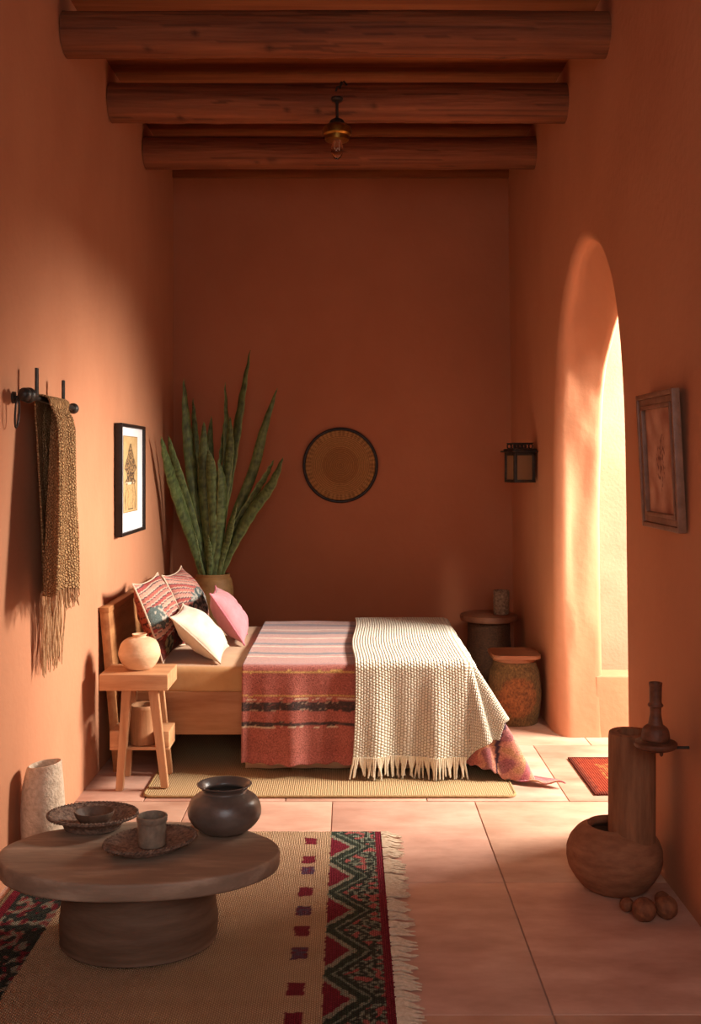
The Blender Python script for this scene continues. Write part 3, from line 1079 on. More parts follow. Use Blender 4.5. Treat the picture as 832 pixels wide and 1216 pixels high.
# ------------------------------------------------------------------ cushions
def cushion(name, label, center, wdir, vdir, w, h, th, mat, colfn=None, pipe_mat=None, pinch=0.07, group=None, seed=0.0, ear=0.0):
    wv = Vector(wdir).normalized(); vv = Vector(vdir); vv = (vv - wv * vv.dot(wv)).normalized(); nv_ = wv.cross(vv)
    n = 84
    center = Vector(center)

    def outline(u, v):
        x = u * w / 2 * (1 - pinch * (1 - v * v)) * (1 + ear * (u * v) ** 6)
        y = v * h / 2 * (1 - pinch * (1 - u * u)) * (1 + ear * (u * v) ** 6)
        return x, y

    def pt(u, v, sgn):
        x, y = outline(u, v)
        t_ = ((1 - abs(u) ** 2.3) * (1 - abs(v) ** 2.3)) ** 0.55
        wr = 0.012 * nz(u * 3 + seed, v * 3, sgn) * t_ + 0.010 * sin(atan2(v, u) * 9 + seed) * t_ * max(0, (max(abs(u), abs(v)) - 0.5)) * 1.5
        z = sgn * (th / 2 * t_ + wr)
        return wv * x + vv * y + nv_ * z

    verts, faces, cs, idx = [], [], [], {}
    for sgn in (1, -1):
        for j in range(n + 1):
            for i in range(n + 1):
                u, v = -1 + 2 * i / n, -1 + 2 * j / n
                # denser towards the rims
                u = sin(u * pi / 2) * 0.6 + u * 0.4; v = sin(v * pi / 2) * 0.6 + v * 0.4
                edge = i in (0, n) or j in (0, n)
                if sgn == -1 and edge:
                    idx[(sgn, i, j)] = idx[(1, i, j)]; continue
                idx[(sgn, i, j)] = len(verts)
                verts.append(tuple(pt(u, v, sgn)))
                if colfn: cs.append(colfn(u, v, sgn))
        for j in range(n):
            for i in range(n):
                f = [idx[(sgn, i, j)], idx[(sgn, i + 1, j)], idx[(sgn, i + 1, j + 1)], idx[(sgn, i, j + 1)]]
                faces.append(f if sgn == 1 else f[::-1])
    me = bpy.data.meshes.new(name); me.from_pydata(verts, [], faces); me.shade_smooth(); me.materials.append(mat)
    if colfn:
        ca_ = me.color_attributes.new('Col', 'FLOAT_COLOR', 'POINT')
        flat_ = []
        for c in cs: flat_.extend((*c, 1.0))
        ca_.data.foreach_set('color', flat_)
    o_ = bpy.data.objects.new(name, me); C.objects.link(o_)
    o_.location = center
    tag(o_, label, 'cushion', group)
    if pipe_mat:
        pts = []
        m_ = 26
        seq = [(-1 + 2 * k / m_, -1) for k in range(m_)] + [(1, -1 + 2 * k / m_) for k in range(m_)] + [(1 - 2 * k / m_, 1) for k in range(m_)] + [(-1, 1 - 2 * k / m_) for k in range(m_)]
        for (u, v) in seq:
            x, y = outline(u, v)
            pts.append(wv * x + vv * y)
        link('piping', tube(pts, 0.0055, 6, closed=True), pipe_mat, o_)
    return o_


def kilim_a(u, v, s):
    if s > 0:
        # curved stripes following the top edge
        q = v + 0.25 * (u + 0.3) ** 2 * 0.6 - 0.12 * u
        k = q * 7.5
        ph = k - fl(k)
        c = [lin('#C27E70'), lin('#B46458'), lin('#CC9884'), lin('#A8504A')][int(fl(k)) % 4]
        if ph < 0.22: c = lin('#CFB29C')
        elif ph > 0.82: c = lin('#4A3A42')
        d = hypot((u + 0.80) * 1.1, (v - 0.05) * 0.9)
        n = nz(u * 9, v * 9, 2)
        if d < 0.27 + 0.08 * n:
            c = lin('#5E6A66') if n > -0.15 else lin('#B7AFA0')
        if v < -0.48 + 0.15 * n:
            c = lin('#7A2E26') if n > 0.0 else lin('#5A2A22')
            if d > 0 and hypot((u + 0.7) * 1.2, v + 0.72) < 0.22: c = lin('#84805E') if n > 0 else lin('#3B3A34')
        return c
    n = nz(u * 7, v * 7, 8); n2 = nz(u * 18, v * 18, 4)
    c = mixc(lin('#A8503A'), lin('#B65F48'), 0.5 + n)
    if abs(n) < 0.07: c = lin('#4A1E18')
    if n2 > 0.3: c = mixc(c, lin('#5A2018'), 0.7)
    if v < -0.5: c = mixc(c, lin('#6E2A20'), 0.6)
    return c


def kilim_b(u, v, s):
    q = v * 0.8 + u * 0.35
    k = q * 8
    ph = k - fl(k)
    c = [lin('#C0786C'), lin('#AC5650'), lin('#C89080')][int(fl(k)) % 3]
    if ph < 0.2: c = lin('#C8A894')
    elif ph > 0.8: c = lin('#54404A')
    n = nz(u * 8, v * 8, 6)
    if hypot((u + 0.15) * 0.8, (v + 0.1) * 1.2) < 0.5 + 0.2 * n:
        c = lin('#4E5A5A') if n > 0.0 else lin('#A8A498')
    return c


cg = 'cushions at the head of the bed'
cushion('cushion', 'large red kilim cushion with cream and dark stripes nearest the clay vase, against the headboard', (-1.165, 6.47, 0.846),
        (0.05, 1, 0), (-0.36, 0, 0.93), 0.60, 0.475, 0.20, mat_kilim_cushion, kilim_a, mat_piping, group=cg, seed=1.0, ear=0.05)
cushion('cushion', 'kilim cushion with grey patch leaning on the headboard behind the pink cushion', (-1.105, 7.14, 0.838),
        (0.04, 1, 0), (-0.42, 0, 0.91), 0.58, 0.45, 0.23, mat_kilim_cushion, kilim_b, mat_piping, group=cg, seed=4.0, ear=0.06)
cushion('cushion', 'plain cream cushion lying in front of the striped cushions on the bed', (-0.905, 6.40, 0.756),
        (-0.02, 1, 0.02), (-0.73, 0, 0.68), 0.50, 0.385, 0.18, mat_cream_cloth, None, mat_piping, group=cg, seed=2.2, ear=0.03)
cushion('cushion', 'small plain pink cushion at the far side of the bed below the plant', (-0.795, 6.96, 0.782),
        (-0.05, 1, 0), (-0.55, 0, 0.83), 0.40, 0.375, 0.18, mat_pink_cloth, None, mat_piping_pink, group=cg, seed=6.1, ear=0.06)

# ------------------------------------------------------------------ bedside stool-table
ny0, ny1 = 5.70, 6.01
nx0, nx1 = -1.357, -0.985
t = thing('bedside_table', 'small pale wooden bedside table with splayed legs and a low shelf', 'bedside table', (-1.171, 5.855, 0))
ox, oy = -1.171, 5.855
nzt = 0.640
link('tabletop', box(nx0 - ox, nx1 - ox, ny0 - oy, ny1 - oy, nzt - 0.088, nzt, 0.005), mat_oak, t)


def leg_bm(xt, yt, xb, yb, zb=0.0, w=0.021):
    bm_ = bmesh.new()
    vs = []
    for (x, y_, z) in ((xb, yb, zb), (xt, yt, nzt - 0.086)):
        for (a, b) in ((-1, -1), (1, -1), (1, 1), (-1, 1)):
            ww = w * (0.9 if z < 0.1 else 1.25)
            vs.append(bm_.verts.new((x + a * ww, y_ + b * w, z)))
    for f in ((0, 1, 2, 3), (7, 6, 5, 4), (0, 4, 5, 1), (1, 5, 6, 2), (2, 6, 7, 3), (3, 7, 4, 0)):
        bm_.faces.new([vs[i] for i in f])
    bmesh.ops.bevel(bm_, geom=bm_.edges[:], offset=0.003, segments=2, affect='EDGES')
    return bm_


sc = F
lx = lambda px, y_: (px - CX) * y_ / F - ox
for (pt_, pb_, yt, yb) in ((151, 142, 5.76, 5.745), (182, 196, 5.76, 5.745), (158, 151, 5.985, 6.012), (188, 201, 5.985, 6.012)):
    link('leg', leg_bm(lx(pt_, yt), yt - oy, lx(pb_, yb), yb - oy, 0.0165 if pb_ > 180 else 0.0), mat_oak_v, t)
bm = bmesh.new()
bm_box(bm, lx(128, 5.74), lx(199, 5.74), 5.782 - oy, 5.982 - oy, 0.208, 0.224, 0.003)
bm_box(bm, lx(128, 5.74), lx(145, 5.74), 5.782 - oy, 5.982 - oy, 0.224, 0.312, 0.004)
bm_box(bm, lx(183.5, 5.74), lx(199, 5.74), 5.782 - oy, 5.982 - oy, 0.224, 0.312, 0.004)
link('shelf', bm, mat_oak, t)

vz = at(165.5, 793, 5.86)
o = link('clay_vase', lathe(smooth_prof([(0.001, 0.0), (0.055, 0.0), (0.085, 0.02), (0.110, 0.062), (0.115, 0.098), (0.098, 0.148), (0.066, 0.172), (0.040, 0.178), (0.036, 0.186), (0.041, 0.194), (0.037, 0.196), (0.030, 0.19), (0.03, 0.172), (0.07, 0.15), (0.09, 0.1), (0.05, 0.02), (0.001, 0.015)]),
                          cap0=False, cap1=False), mat_cream_clay, loc=(vz.x, 5.86, nzt))
tag(o, 'round cream clay vase with a tiny neck on the bedside table', 'vase')
pz = at(167.5, 890, 5.88)
o = link('wooden_pot', lathe([(0.001, 0), (0.070, 0), (0.077, 0.006), (0.079, 0.08), (0.0785, 0.19), (0.082, 0.196), (0.082, 0.212), (0.078, 0.218), (0.066, 0.217), (0.064, 0.19), (0.06, 0.03), (0.001, 0.025)], cap0=False, cap1=False,
                           wob=lambda a, f, z: -0.05 + 0.02 * nz(cos(a) * 2, sin(a) * 2, z * 3)), mat_log_pot, loc=(-1.151, 5.866, 0.2245))
tag(o, 'rough hollow log pot on the low shelf of the bedside table', 'pot')

# ------------------------------------------------------------------ jute mat under the bed
mx0, mx1, my0, my1 = -1.10, 0.888, 5.612, 7.4


def bm_round_rect(bm, x0, x1, y0, y1, z0, z1, r, seg=8):
    pts = []
    for (cx, cy, a0) in ((x1 - r, y1 - r, 0), (x0 + r, y1 - r, pi / 2), (x0 + r, y0 + r, pi), (x1 - r, y0 + r, 3 * pi / 2)):
        for k in range(seg + 1):
            a = a0 + pi / 2 * k / seg
            pts.append((cx + r * cos(a), cy + r * sin(a)))
    bot = [bm.verts.new((x, y_, z0)) for x, y_ in pts]
    top = [bm.verts.new((x, y_, z1)) for x, y_ in pts]
    n = len(pts)
    for i in range(n):
        bm.faces.new((bot[i], bot[(i + 1) % n], top[(i + 1) % n], top[i]))
    bm.faces.new(top); bm.faces.new(bot[::-1])
    return pts


t = thing('jute_mat', 'plain tan jute mat lying on the tiles under the bed', 'mat', (0, 0, 0))
bm = bmesh.new()
bm_round_rect(bm, mx0, mx1, my0, my1, 0.001, 0.012, 0.05)
link('mat_weave', bm, mat_mat, t)
bm = bmesh.new()
pts = bm_round_rect(bmesh.new(), mx0, mx1, my0, my1, 0, 0.01, 0.05)
bm_tube(bm, [(x, y_, 0.0085) for x, y_ in pts], 0.0075, 8, closed=True)
link('binding', bm, mat_mat_edge, t)

# ------------------------------------------------------------------ snake plant in a tall pot
PY = 8.17
pc = at(253, 681, PY)
plant = thing('potted_snake_plant', 'tall snake plant with long green leaves in an ochre pot in the back corner', 'plant', (pc.x, PY, 0))
zt = pc.z
link('pot', lathe(smooth_prof([(0.001, 0.0), (0.11, 0.0), (0.135, 0.03), (0.14, 0.25), (0.148, 0.5), (0.155, zt - 0.24), (0.158, zt - 0.13), (0.143, zt - 0.045), (0.128, zt - 0.022), (0.130, zt - 0.006), (0.124, zt), (0.112, zt - 0.008), (0.112, zt - 0.05), (0.12, zt - 0.12)]), cap0=False, cap1=False), mat_olive_pot, plant)
link('soil', lathe([(0.001, zt - 0.05), (0.06, zt - 0.046), (0.122, zt - 0.055)], cap0=False, cap1=False, wob=lambda a, f, z: 0), mat_soil, plant)
LD, LL, LE, LT = lin('#3C4628'), lin('#6C7848'), lin('#98A068'), lin('#8A7848')


def leaf(path, dy0, dy1, wid, twist, seed):
    sp = smooth_prof(path, 8)
    n = len(sp) - 1
    prof = lambda f: 0.86 * wid * (0.55 + 0.45 * min(1, f / 0.35)) * (1 if f < 0.6 else max(0.02, 1 - ((f - 0.6) / 0.4) ** 1.7))

    def P(f):
        i = min(n - 1, int(f * n)); u = f * n - i
        x = sp[i][0] * (1 - u) + sp[i + 1][0] * u
        z = sp[i][1] * (1 - u) + sp[i + 1][1] * u
        y_ = dy0 + (dy1 - dy0) * f ** 1.4
        return Vector(((x - CX) * (PY + y_) / F - pc.x, y_, H - (z - CY) * (PY + y_) / F))

    def pos(a, b):
        p = P(b); t_ = (P(min(1, b + 0.02)) - P(max(0, b - 0.02))).normalized()
        ang = twist + 0.7 * b * sin(seed)
        side = Vector((cos(ang), sin(ang), 0)); side = (side - t_ * side.dot(t_)).normalized()
        nn = t_.cross(side)
        s = (a - 0.5) * 2
        wv_ = prof(b) / 2
        rip = 0.004 * sin(b * 60 + seed) * abs(s)
        return p + side * (s * wv_) + nn * ((s * s - 0.5) * wv_ * 0.45 + rip)

    def col(a, b):
        s = abs(a - 0.5) * 2
        band = nz(b * 46 + seed * 7, s * 1.2, seed) + 0.4 * nz(b * 110, a * 3, seed)
        c = mixc(LD, LL, 0.55 + 1.1 * band)
        if s > 0.86: c = mixc(c, LE, 0.7)
        if b > 0.975: c = LT
        return c

    o_ = grid_mesh('leaf', pos, 8, 70, mat_leaf, plant, colfn=col, solid=0.005)
    return o_


leaves = [
    ([(245, 688), (238, 640), (229, 570), (222, 505), (218, 449)], 0.02, -0.12, 0.110, 0.2, 1),
    ([(243, 688), (228, 640), (211, 590), (199, 550), (191, 518)], -0.03, -0.62, 0.105, 0.5, 2),
    ([(246, 688), (232, 630), (217, 580), (206, 545), (200, 517)], 0.0, -0.42, 0.08, 0.1, 3),
    ([(252, 688), (262, 620), (276, 540), (287, 470), (297, 416)], 0.03, 0.04, 0.100, -0.3, 4),
    ([(258, 688), (275, 625), (300, 560), (313, 510), (329, 461)], 0.02, -0.05, 0.088, 0.3, 5),
    ([(259, 688), (277, 645), (300, 605), (322, 575), (336, 543)], -0.03, -0.18, 0.112, -0.4, 6),
    ([(257, 688), (272, 640), (298, 595), (316, 565), (325, 546)], 0.0, -0.06, 0.085, 0.5, 7),
    ([(252, 688), (262, 620), (268, 560), (269, 505), (267, 454)], 0.06, 0.10, 0.070, 0.2, 8),
    ([(250, 688), (247, 630), (243, 580), (242, 540), (242, 500)], -0.04, -0.10, 0.115, -0.1, 9),
    ([(250, 688), (252, 630), (250, 570), (249, 530), (251, 494)], 0.05, 0.14, 0.080, 0.6, 10),
    ([(248, 688), (240, 620), (234, 560), (231, 510), (229, 473)], 0.06, 0.12, 0.070, 0.3, 11),
    ([(249, 688), (254, 630), (252, 580), (250, 550), (247, 535)], -0.06, -0.16, 0.095, 0.2, 12),
    ([(254, 688), (262, 620), (270, 560), (273, 525), (273, 494)], -0.02, -0.06, 0.085, -0.5, 13),
    ([(251, 688), (255, 630), (260, 570), (263, 535), (266, 500)], 0.06, 0.1, 0.065, 0.7, 14),
    ([(255, 688), (261, 640), (264, 600), (264, 570), (259, 545)], -0.05, -0.12, 0.10, 0.4, 15),
    ([(243, 688), (236, 665), (232, 648), (231, 640), (231, 632)], -0.06, -0.12, 0.055, -0.2, 16),
    ([(249, 688), (249, 668), (248, 655), (247, 645), (247, 636)], -0.07, -0.12, 0.055, 0.1, 17),
    ([(258, 688), (264, 660), (270, 640), (275, 620), (281, 600)], -0.05, -0.1, 0.07, -0.2, 18),
    ([(240, 688), (232, 655), (222, 620), (214, 590), (209, 570)], -0.02, -0.3, 0.07, 0.3, 19),
]
for lf in leaves:
    leaf(*lf)

# ------------------------------------------------------------------ corner stool with cup, lidded drum
st = thing('corner_stool', 'dark round-topped stool in the back right corner, behind the lidded drum', 'stool', (1.083, 8.2, 0))
link('seat', lathe([(0.001, 0.555), (0.20, 0.555), (0.219, 0.563), (0.224, 0.585), (0.219, 0.604), (0.205, 0.61), (0.001, 0.612)], cap0=False, cap1=False, wob=lambda a, f, z: 0.01 * nz(cos(a) * 2, sin(a) * 2, 3)), mat_stooltop, st)
link('pedestal', lathe(smooth_prof([(0.001, 0.0), (0.19, 0.0), (0.198, 0.05), (0.185, 0.25), (0.165, 0.42), (0.150, 0.553), (0.001, 0.554)], 5), cap0=False, cap1=False), mat_stool_dark, st)
o = link('stone_cup', lathe([(0.001, 0), (0.055, 0), (0.061, 0.01), (0.062, 0.1), (0.061, 0.18), (0.057, 0.185), (0.051, 0.18), (0.051, 0.03), (0.001, 0.025)], cap0=False, cap1=False, seg=32), M('speckled_cup', '#5A4230', '#9A8066', scale=(60, 60, 60), rough=0.8, bump=0.6, bscale=(70, 70, 70)), loc=(1.175, 8.16, 0.6125))
tag(o, 'small speckled stone tumbler standing on the corner stool', 'cup')

dr = thing('lidded_drum', 'squat woven basket drum with a flat reddish wooden lid beside the arch', 'basket', (1.138, 7.27, 0))
o = link('basket_body', lathe(smooth_prof([(0.001, 0.0), (0.14, 0.0), (0.160, 0.02), (0.182, 0.14), (0.186, 0.22), (0.172, 0.34), (0.150, 0.395), (0.146, 0.42), (0.14, 0.425), (0.001, 0.425)], 6), cap0=False, cap1=False), mat_basket_drum, dr)


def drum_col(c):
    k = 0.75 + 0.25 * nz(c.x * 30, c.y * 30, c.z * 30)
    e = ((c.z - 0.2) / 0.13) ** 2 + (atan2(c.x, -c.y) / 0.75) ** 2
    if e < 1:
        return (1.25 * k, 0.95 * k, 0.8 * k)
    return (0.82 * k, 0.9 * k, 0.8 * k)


paint(o, drum_col)
bm = bmesh.new()
bm_round_rect(bm, -0.168, 0.160, -0.165, 0.165, 0.455, 0.482, 0.045)
bmesh.ops.bevel(bm, geom=[e for e in bm.edges if abs(e.verts[0].co.z - e.verts[1].co.z) < 1e-6], offset=0.006, segments=2, affect='EDGES')
bm_lathe(bm, [(0.001, 0.426), (0.148, 0.426), (0.150, 0.456), (0.001, 0.456)], cap0=False, cap1=False)
link('lid', bm, mat_lid, dr)

# ------------------------------------------------------------------ doormat in the archway
t = thing('doormat', 'small red braided doormat lying in the sunlit archway', 'mat', (1.315, 5.65, 0.002))


def dm_col(a, b):
    n = nz(a * 22, b * 16, 3)
    c = mixc(lin('#B0492E'), lin('#9E3B28'), 0.5 + n)
    e = min(a, 1 - a, b, 1 - b)
    if e < 0.03: return lin('#6E2E20')
    if e < 0.07: return mixc(lin('#A24A34'), lin('#7E3526'), 0.5 + n)
    if e > 0.2:
        c = mixc(lin('#C08A4C'), lin('#A8402C'), 0.6 + 2.0 * n)
        if hypot((a - .5) * 1.6, b - 0.5) < 0.2: c = mixc(lin('#B9502F'), lin('#C08A4C'), 0.35 + n * 1.5)
    return c


grid_mesh('braid', lambda a, b: (a * 0.62, b * 0.70, 0.010), 80, 80, mat_doormat, t, colfn=dm_col, solid=0.009, offset=-1)
for o in t.children:
    o['label'] = 'braided surface with yellow centre'

# ------------------------------------------------------------------ kilim rug
rug = thing('kilim_rug', 'tan wool rug with patterned red and green side bands under the coffee table', 'rug', (0, 0, 0))
RX0, RX1, RY0, RY1 = -1.415, 0.155, 2.85, 5.075
CRIM, CRIM2 = lin('#7E2030'), lin('#8C2A38')
DKG, SAGE, TAN2, PUR, PKD = lin('#333B33'), lin('#8C937E'), lin('#D4B18C'), lin('#625266'), lin('#B5625C')
DOTS = [(4.94, 0), (4.72, 0), (4.59, 1), (4.365, 0), (4.18, 1), (4.0, 0), (3.816, 1), (3.56, 0), (3.36, 0), (3.14, 1), (2.95, 0)]
TC = 4.876


def rug_col(a, b):
    X = RX0 + (RX1 - RX0) * a; Y = RY0 + (RY1 - RY0) * b
    n = nz(X * 60, Y * 60, 1); n2 = nz(X * 26, Y * 26, 7)
    c = mixc(TAN2, lin('#C6A27C'), 0.5 + 0.5 * nz(X * 3, Y * 14, 2))
    c = mixc(c, lin('#E0C09A'), 0.4 * max(0, n))
    xb = -0.09 + 0.004 * n
    if X > RX1 - 0.036 + 0.004 * n:
        return mixc(CRIM, CRIM2, 0.5 + n)
    if X > xb:
        q = (X + 0.09)
        per_ = 0.345
        f = ((Y - TC) / per_ + 0.5) % 1.0 - 0.5       # 0 at triangle centre
        tri = 1 - abs(f) * 2                          # 1 at centre, 0 between
        x_b = 0.130 * tri + 0.010 * n + 0.007 * n2
        d = q - x_b
        if d < -0.038: return mixc(CRIM, CRIM2, 0.5 + n)
        if d < -0.012: return mixc(SAGE, lin('#A89C84'), 0.5 + n)
        if d < 0.026: return mixc(DKG, lin('#45503F'), 0.5 + n)
        if d < 0.040: return mixc(SAGE, lin('#6E7666'), 0.5 + n)
        if d < 0.060: return mixc(DKG, lin('#3E463A'), 0.5 + n)
        if n2 > 0.18: return PKD
        if n > 0.10: return SAGE
        return mixc(DKG, lin('#6E6558'), 0.3 + n)
    for yd, k in DOTS:
        if abs(X + 0.182 + 0.004 * n2) < 0.029 + 0.008 * n and abs(Y - yd) < 0.043 + 0.012 * n2:
            return mixc(CRIM, CRIM2, 0.5 + n) if k == 0 else mixc(PUR, CRIM, 0.35 + n)
    if X < -1.16 + 0.005 * n:
        e = X - RX0
        if e < 0.02: return mixc(lin('#8A7258'), lin('#A58B68'), 0.5 + n)
        if e < 0.055: return mixc(CRIM, CRIM2, 0.5 + n)
        m = nz(X * 26, Y * 20, 11); m2 = nz(X * 36 + 4, Y * 26, 15)
        c = mixc(lin('#2F332F'), lin('#454A40'), 0.5 + n)
        if m > 0.08: c = lin('#A5645A') if m2 > -0.05 else lin('#9A937E')
        if m2 > 0.3: c = lin('#7E2A34')
        return c
    if X < -1.12 and n2 > 0.1:
        pass
    return c


o = grid_mesh('pile', lambda a, b: (RX0 + (RX1 - RX0) * a, RY0 + (RY1 - RY0) * b, 0.011 + 0.0015 * nz(a * 40, b * 60, 3) + 0.0022 * nz(a * 4, b * 6, 8)), 300, 400, mat_rug, rug, colfn=rug_col, solid=0.010, offset=-1)
bm = bmesh.new()
y_ = RY0
while y_ < RY1:
    l = random.uniform(0.06, 0.10)
    sw = random.uniform(-0.035, 0.02)
    k = random.uniform(0, 6)
    ptsf = [(RX1 - 0.004, y_, 0.010), (RX1 + l * 0.3, y_ + sw * 0.25, 0.010 + random.uniform(0, 0.006)), (RX1 + l * 0.65, y_ + sw * 0.6 + 0.004 * sin(k), 0.007), (RX1 + l, y_ + sw, 0.005)]
    bm_tube(bm, ptsf, [0.006, 0.0055, 0.005, 0.002], 5)
    y_ += random.choice((0.007, 0.008, 0.010, 0.026, 0.012))
fr = link('fringe', bm, mat_rug_fringe, rug); fr['kind'] = 'stuff'; fr['label'] = 'pale yarn fringe along the edge'

# ------------------------------------------------------------------ coffee table
TYc, TXc = 3.937, -0.787
tb = thing('coffee_table', 'low dark wooden coffee table with an oval slab top and a barrel base', 'coffee table', (TXc, TYc, 0.0155))
hz = 0.3245   # slab top above the rug
TK = 0.062
seg = 96


def slab_r(a):
    k = 1 + 0.018 * nz(cos(a) * 1.6, sin(a) * 1.6, 4) + 0.008 * nz(cos(a) * 5, sin(a) * 5, 9)
    return 0.521 * k, 0.325 * k


bm = bmesh.new()
prof = [(0.001, 0), (0.6, 0.0), (0.93, 0.0), (0.984, 0.0), (0.994, -0.002), (0.999, -0.007), (1.0, -0.014), (1.0, -0.03), (0.996, -0.05), (0.990, -0.058), (0.978, -TK), (0.5, -TK), (0.001, -TK)]
rings = []
for (f, z) in prof:
    ring = []
    for i in range(seg):
        a = 2 * pi * i / seg
        rx_, ry_ = slab_r(a)
        zz = z + (0.004 * nz(cos(a) * 3, sin(a) * 3, f * 3) if z > -0.01 and f > 0.1 else 0) + (-0.012 * max(0, -cos(a)) if z < -0.03 else 0)
        ring.append(bm.verts.new((rx_ * f * cos(a), ry_ * f * sin(a), hz + zz)))
    rings.append(ring)
for A, B in zip(rings, rings[1:]):
    for i in range(seg):
        bm.faces.new((A[i], A[(i + 1) % seg], B[(i + 1) % seg], B[i]))
link('tabletop', bm, mat_dark_table, tb, angle=50)
link('base', lathe(smooth_prof([(0.001, 0.0), (0.262, 0.0), (0.288, 0.02), (0.293, 0.07), (0.288, 0.13), (0.279, 0.19), (0.275, 0.24), (0.274, hz - TK - 0.013), (0.001, hz - TK - 0.0125)], 6), cap0=False, cap1=False, seg=72, sy=0.86,
                   wob=lambda a, f, z: 0.006 * sin(z * 95) * 0.5 + 0.008 * nz(cos(a) * 2, sin(a) * 2, z * 9)), mat_table_base, tb)
TZ = 0.0155 + hz + 0.0045


def ontable(px, py):
    Y = F * (H - TZ) / (py - CY)
    return Vector(((px - CX) * Y / F, Y, TZ))


# shallow woven plates and vessels
p1 = ontable(111, 995); p1.y += 0.12; p1.x = (110 - CX) * p1.y / F


def woven_plate(name, label, loc, r, foot, depth, sy, group, rot=0.0):
    t_ = thing(name, label, 'plate', loc, (0, 0, rot), group)
    prof_ = smooth_prof([(0.001, 0.0), (foot, 0.0), (foot * 1.12, 0.004), (r * 0.72, depth * 0.5), (r * 0.985, depth * 0.9), (r, depth), (r * 0.965, depth + 0.003), (r * 0.8, depth * 0.82), (foot * 1.02, 0.018), (0.001, 0.016)], 5)
    link('dish', lathe(prof_, cap0=False, cap1=False, sy=sy, seg=72, wob=lambda a, f, z: 0.018 * nz(cos(a) * 2, sin(a) * 2, 5) + (0.003 * sin(a * 40) if z > depth * 0.8 else 0)), mat_plate, t_)
    bm_ = bmesh.new()
    n_ = 150
    for ph in (0, pi):
        pts_ = []
        for k in range(n_):
            a = 2 * pi * k / n_
            w_ = 1 + 0.018 * nz(cos(a) * 2, sin(a) * 2, 5)
            q = a * 34 + ph
            rr = (r * 0.99 + 0.0045 * cos(q)) * w_
            pts_.append((rr * cos(a), rr * sin(a) * sy, depth + 0.001 + 0.0045 * sin(q)))
        bm_tube(bm_, pts_, 0.0042, 5, closed=True)
    link('rim', bm_, mat_plate, t_)
    return t_


pg = 'dark woven plates on the coffee table'
woven_plate('woven_plate', 'dark woven plate on the coffee table with a small brown bowl in it', p1, 0.176, 0.10, 0.052, 0.78, pg)
p2 = ontable(182, 1013); p2.y += 0.045; p2.x = (178.5 - CX) * p2.y / F
woven_plate('woven_plate', 'dark woven plate on the coffee table with a grey-brown cup on it', p2, 0.176, 0.105, 0.034, 0.74, pg, 0.6)
o = link('small_bowl', lathe(smooth_prof([(0.001, 0), (0.05, 0.0), (0.056, 0.006), (0.072, 0.026), (0.078, 0.045), (0.074, 0.047), (0.062, 0.03), (0.045, 0.014), (0.001, 0.010)], 5), cap0=False, cap1=False, sy=0.85), mat_bowl, loc=(p1.x + 0.008, p1.y - 0.005, TZ + 0.0185))
tag(o, 'small brown clay bowl sitting inside the rear woven plate', 'bowl')
o = link('clay_cup', lathe(smooth_prof([(0.001, 0.0), (0.044, 0.0), (0.051, 0.006), (0.053, 0.04), (0.053, 0.085), (0.056, 0.09), (0.0575, 0.106), (0.055, 0.11), (0.049, 0.106), (0.047, 0.06), (0.045, 0.02), (0.001, 0.016)], 5), cap0=False, cap1=False), mat_cup, loc=(p2.x + 0.008, p2.y - 0.01, TZ + 0.0185))
tag(o, 'grey-brown stoneware cup standing on the front woven plate', 'cup')
p3 = ontable(262, 993); p3.y += 0.06; p3.x = (266.5 - CX) * p3.y / F
o = link('black_pot', lathe(smooth_prof([(0.001, 0.0), (0.065, 0.0), (0.10, 0.012), (0.135, 0.048), (0.144, 0.085), (0.130, 0.125), (0.098, 0.150), (0.086, 0.158), (0.088, 0.168), (0.106, 0.182), (0.107, 0.186), (0.100, 0.186), (0.084, 0.170), (0.080, 0.155), (0.11, 0.13), (0.125, 0.09), (0.08, 0.02), (0.001, 0.015)], 6), cap0=False, cap1=False, sy=0.92, seg=72), mat_black_pot, loc=p3)
tag(o, 'glossy dark round pot with a flared rim on the coffee table', 'pot')

# ------------------------------------------------------------------ stone vase at left wall
vb = Vector((-1.335, 4.6, 0.0165))
vb.y = 4.6; vb.x = (51 - CX) * 4.6 / F
bm = bmesh.new()
vt = H - (908 - CY) * 4.6 / F
prof = smooth_prof([(0.001, 0.0), (0.072, 0.0), (0.082, 0.012), (0.092, 0.14), (0.095, 0.24), (0.088, 0.36), (0.073, vt - 0.02), (0.067, vt), (0.060, vt - 0.004), (0.064, vt - 0.05), (0.08, 0.3), (0.08, 0.1), (0.001, 0.05)], 6)
bm_lathe(bm, prof, cap0=False, cap1=False)
for v in bm.verts:
    if v.co.z > vt - 0.14:
        k = (v.co.z - vt + 0.14) / 0.14
        v.co.z += k * (0.012 * (v.co.x / 0.07)) - k * 0.012
        v.co.x += k * k * 0.012 * (1 if v.co.x > 0 else 0.2)
o = link('stone_vase', bm, mat_stone_vase, loc=vb)
tag(o, 'tall pale stone vase with a slanted mouth on the floor by the left wall', 'vase')

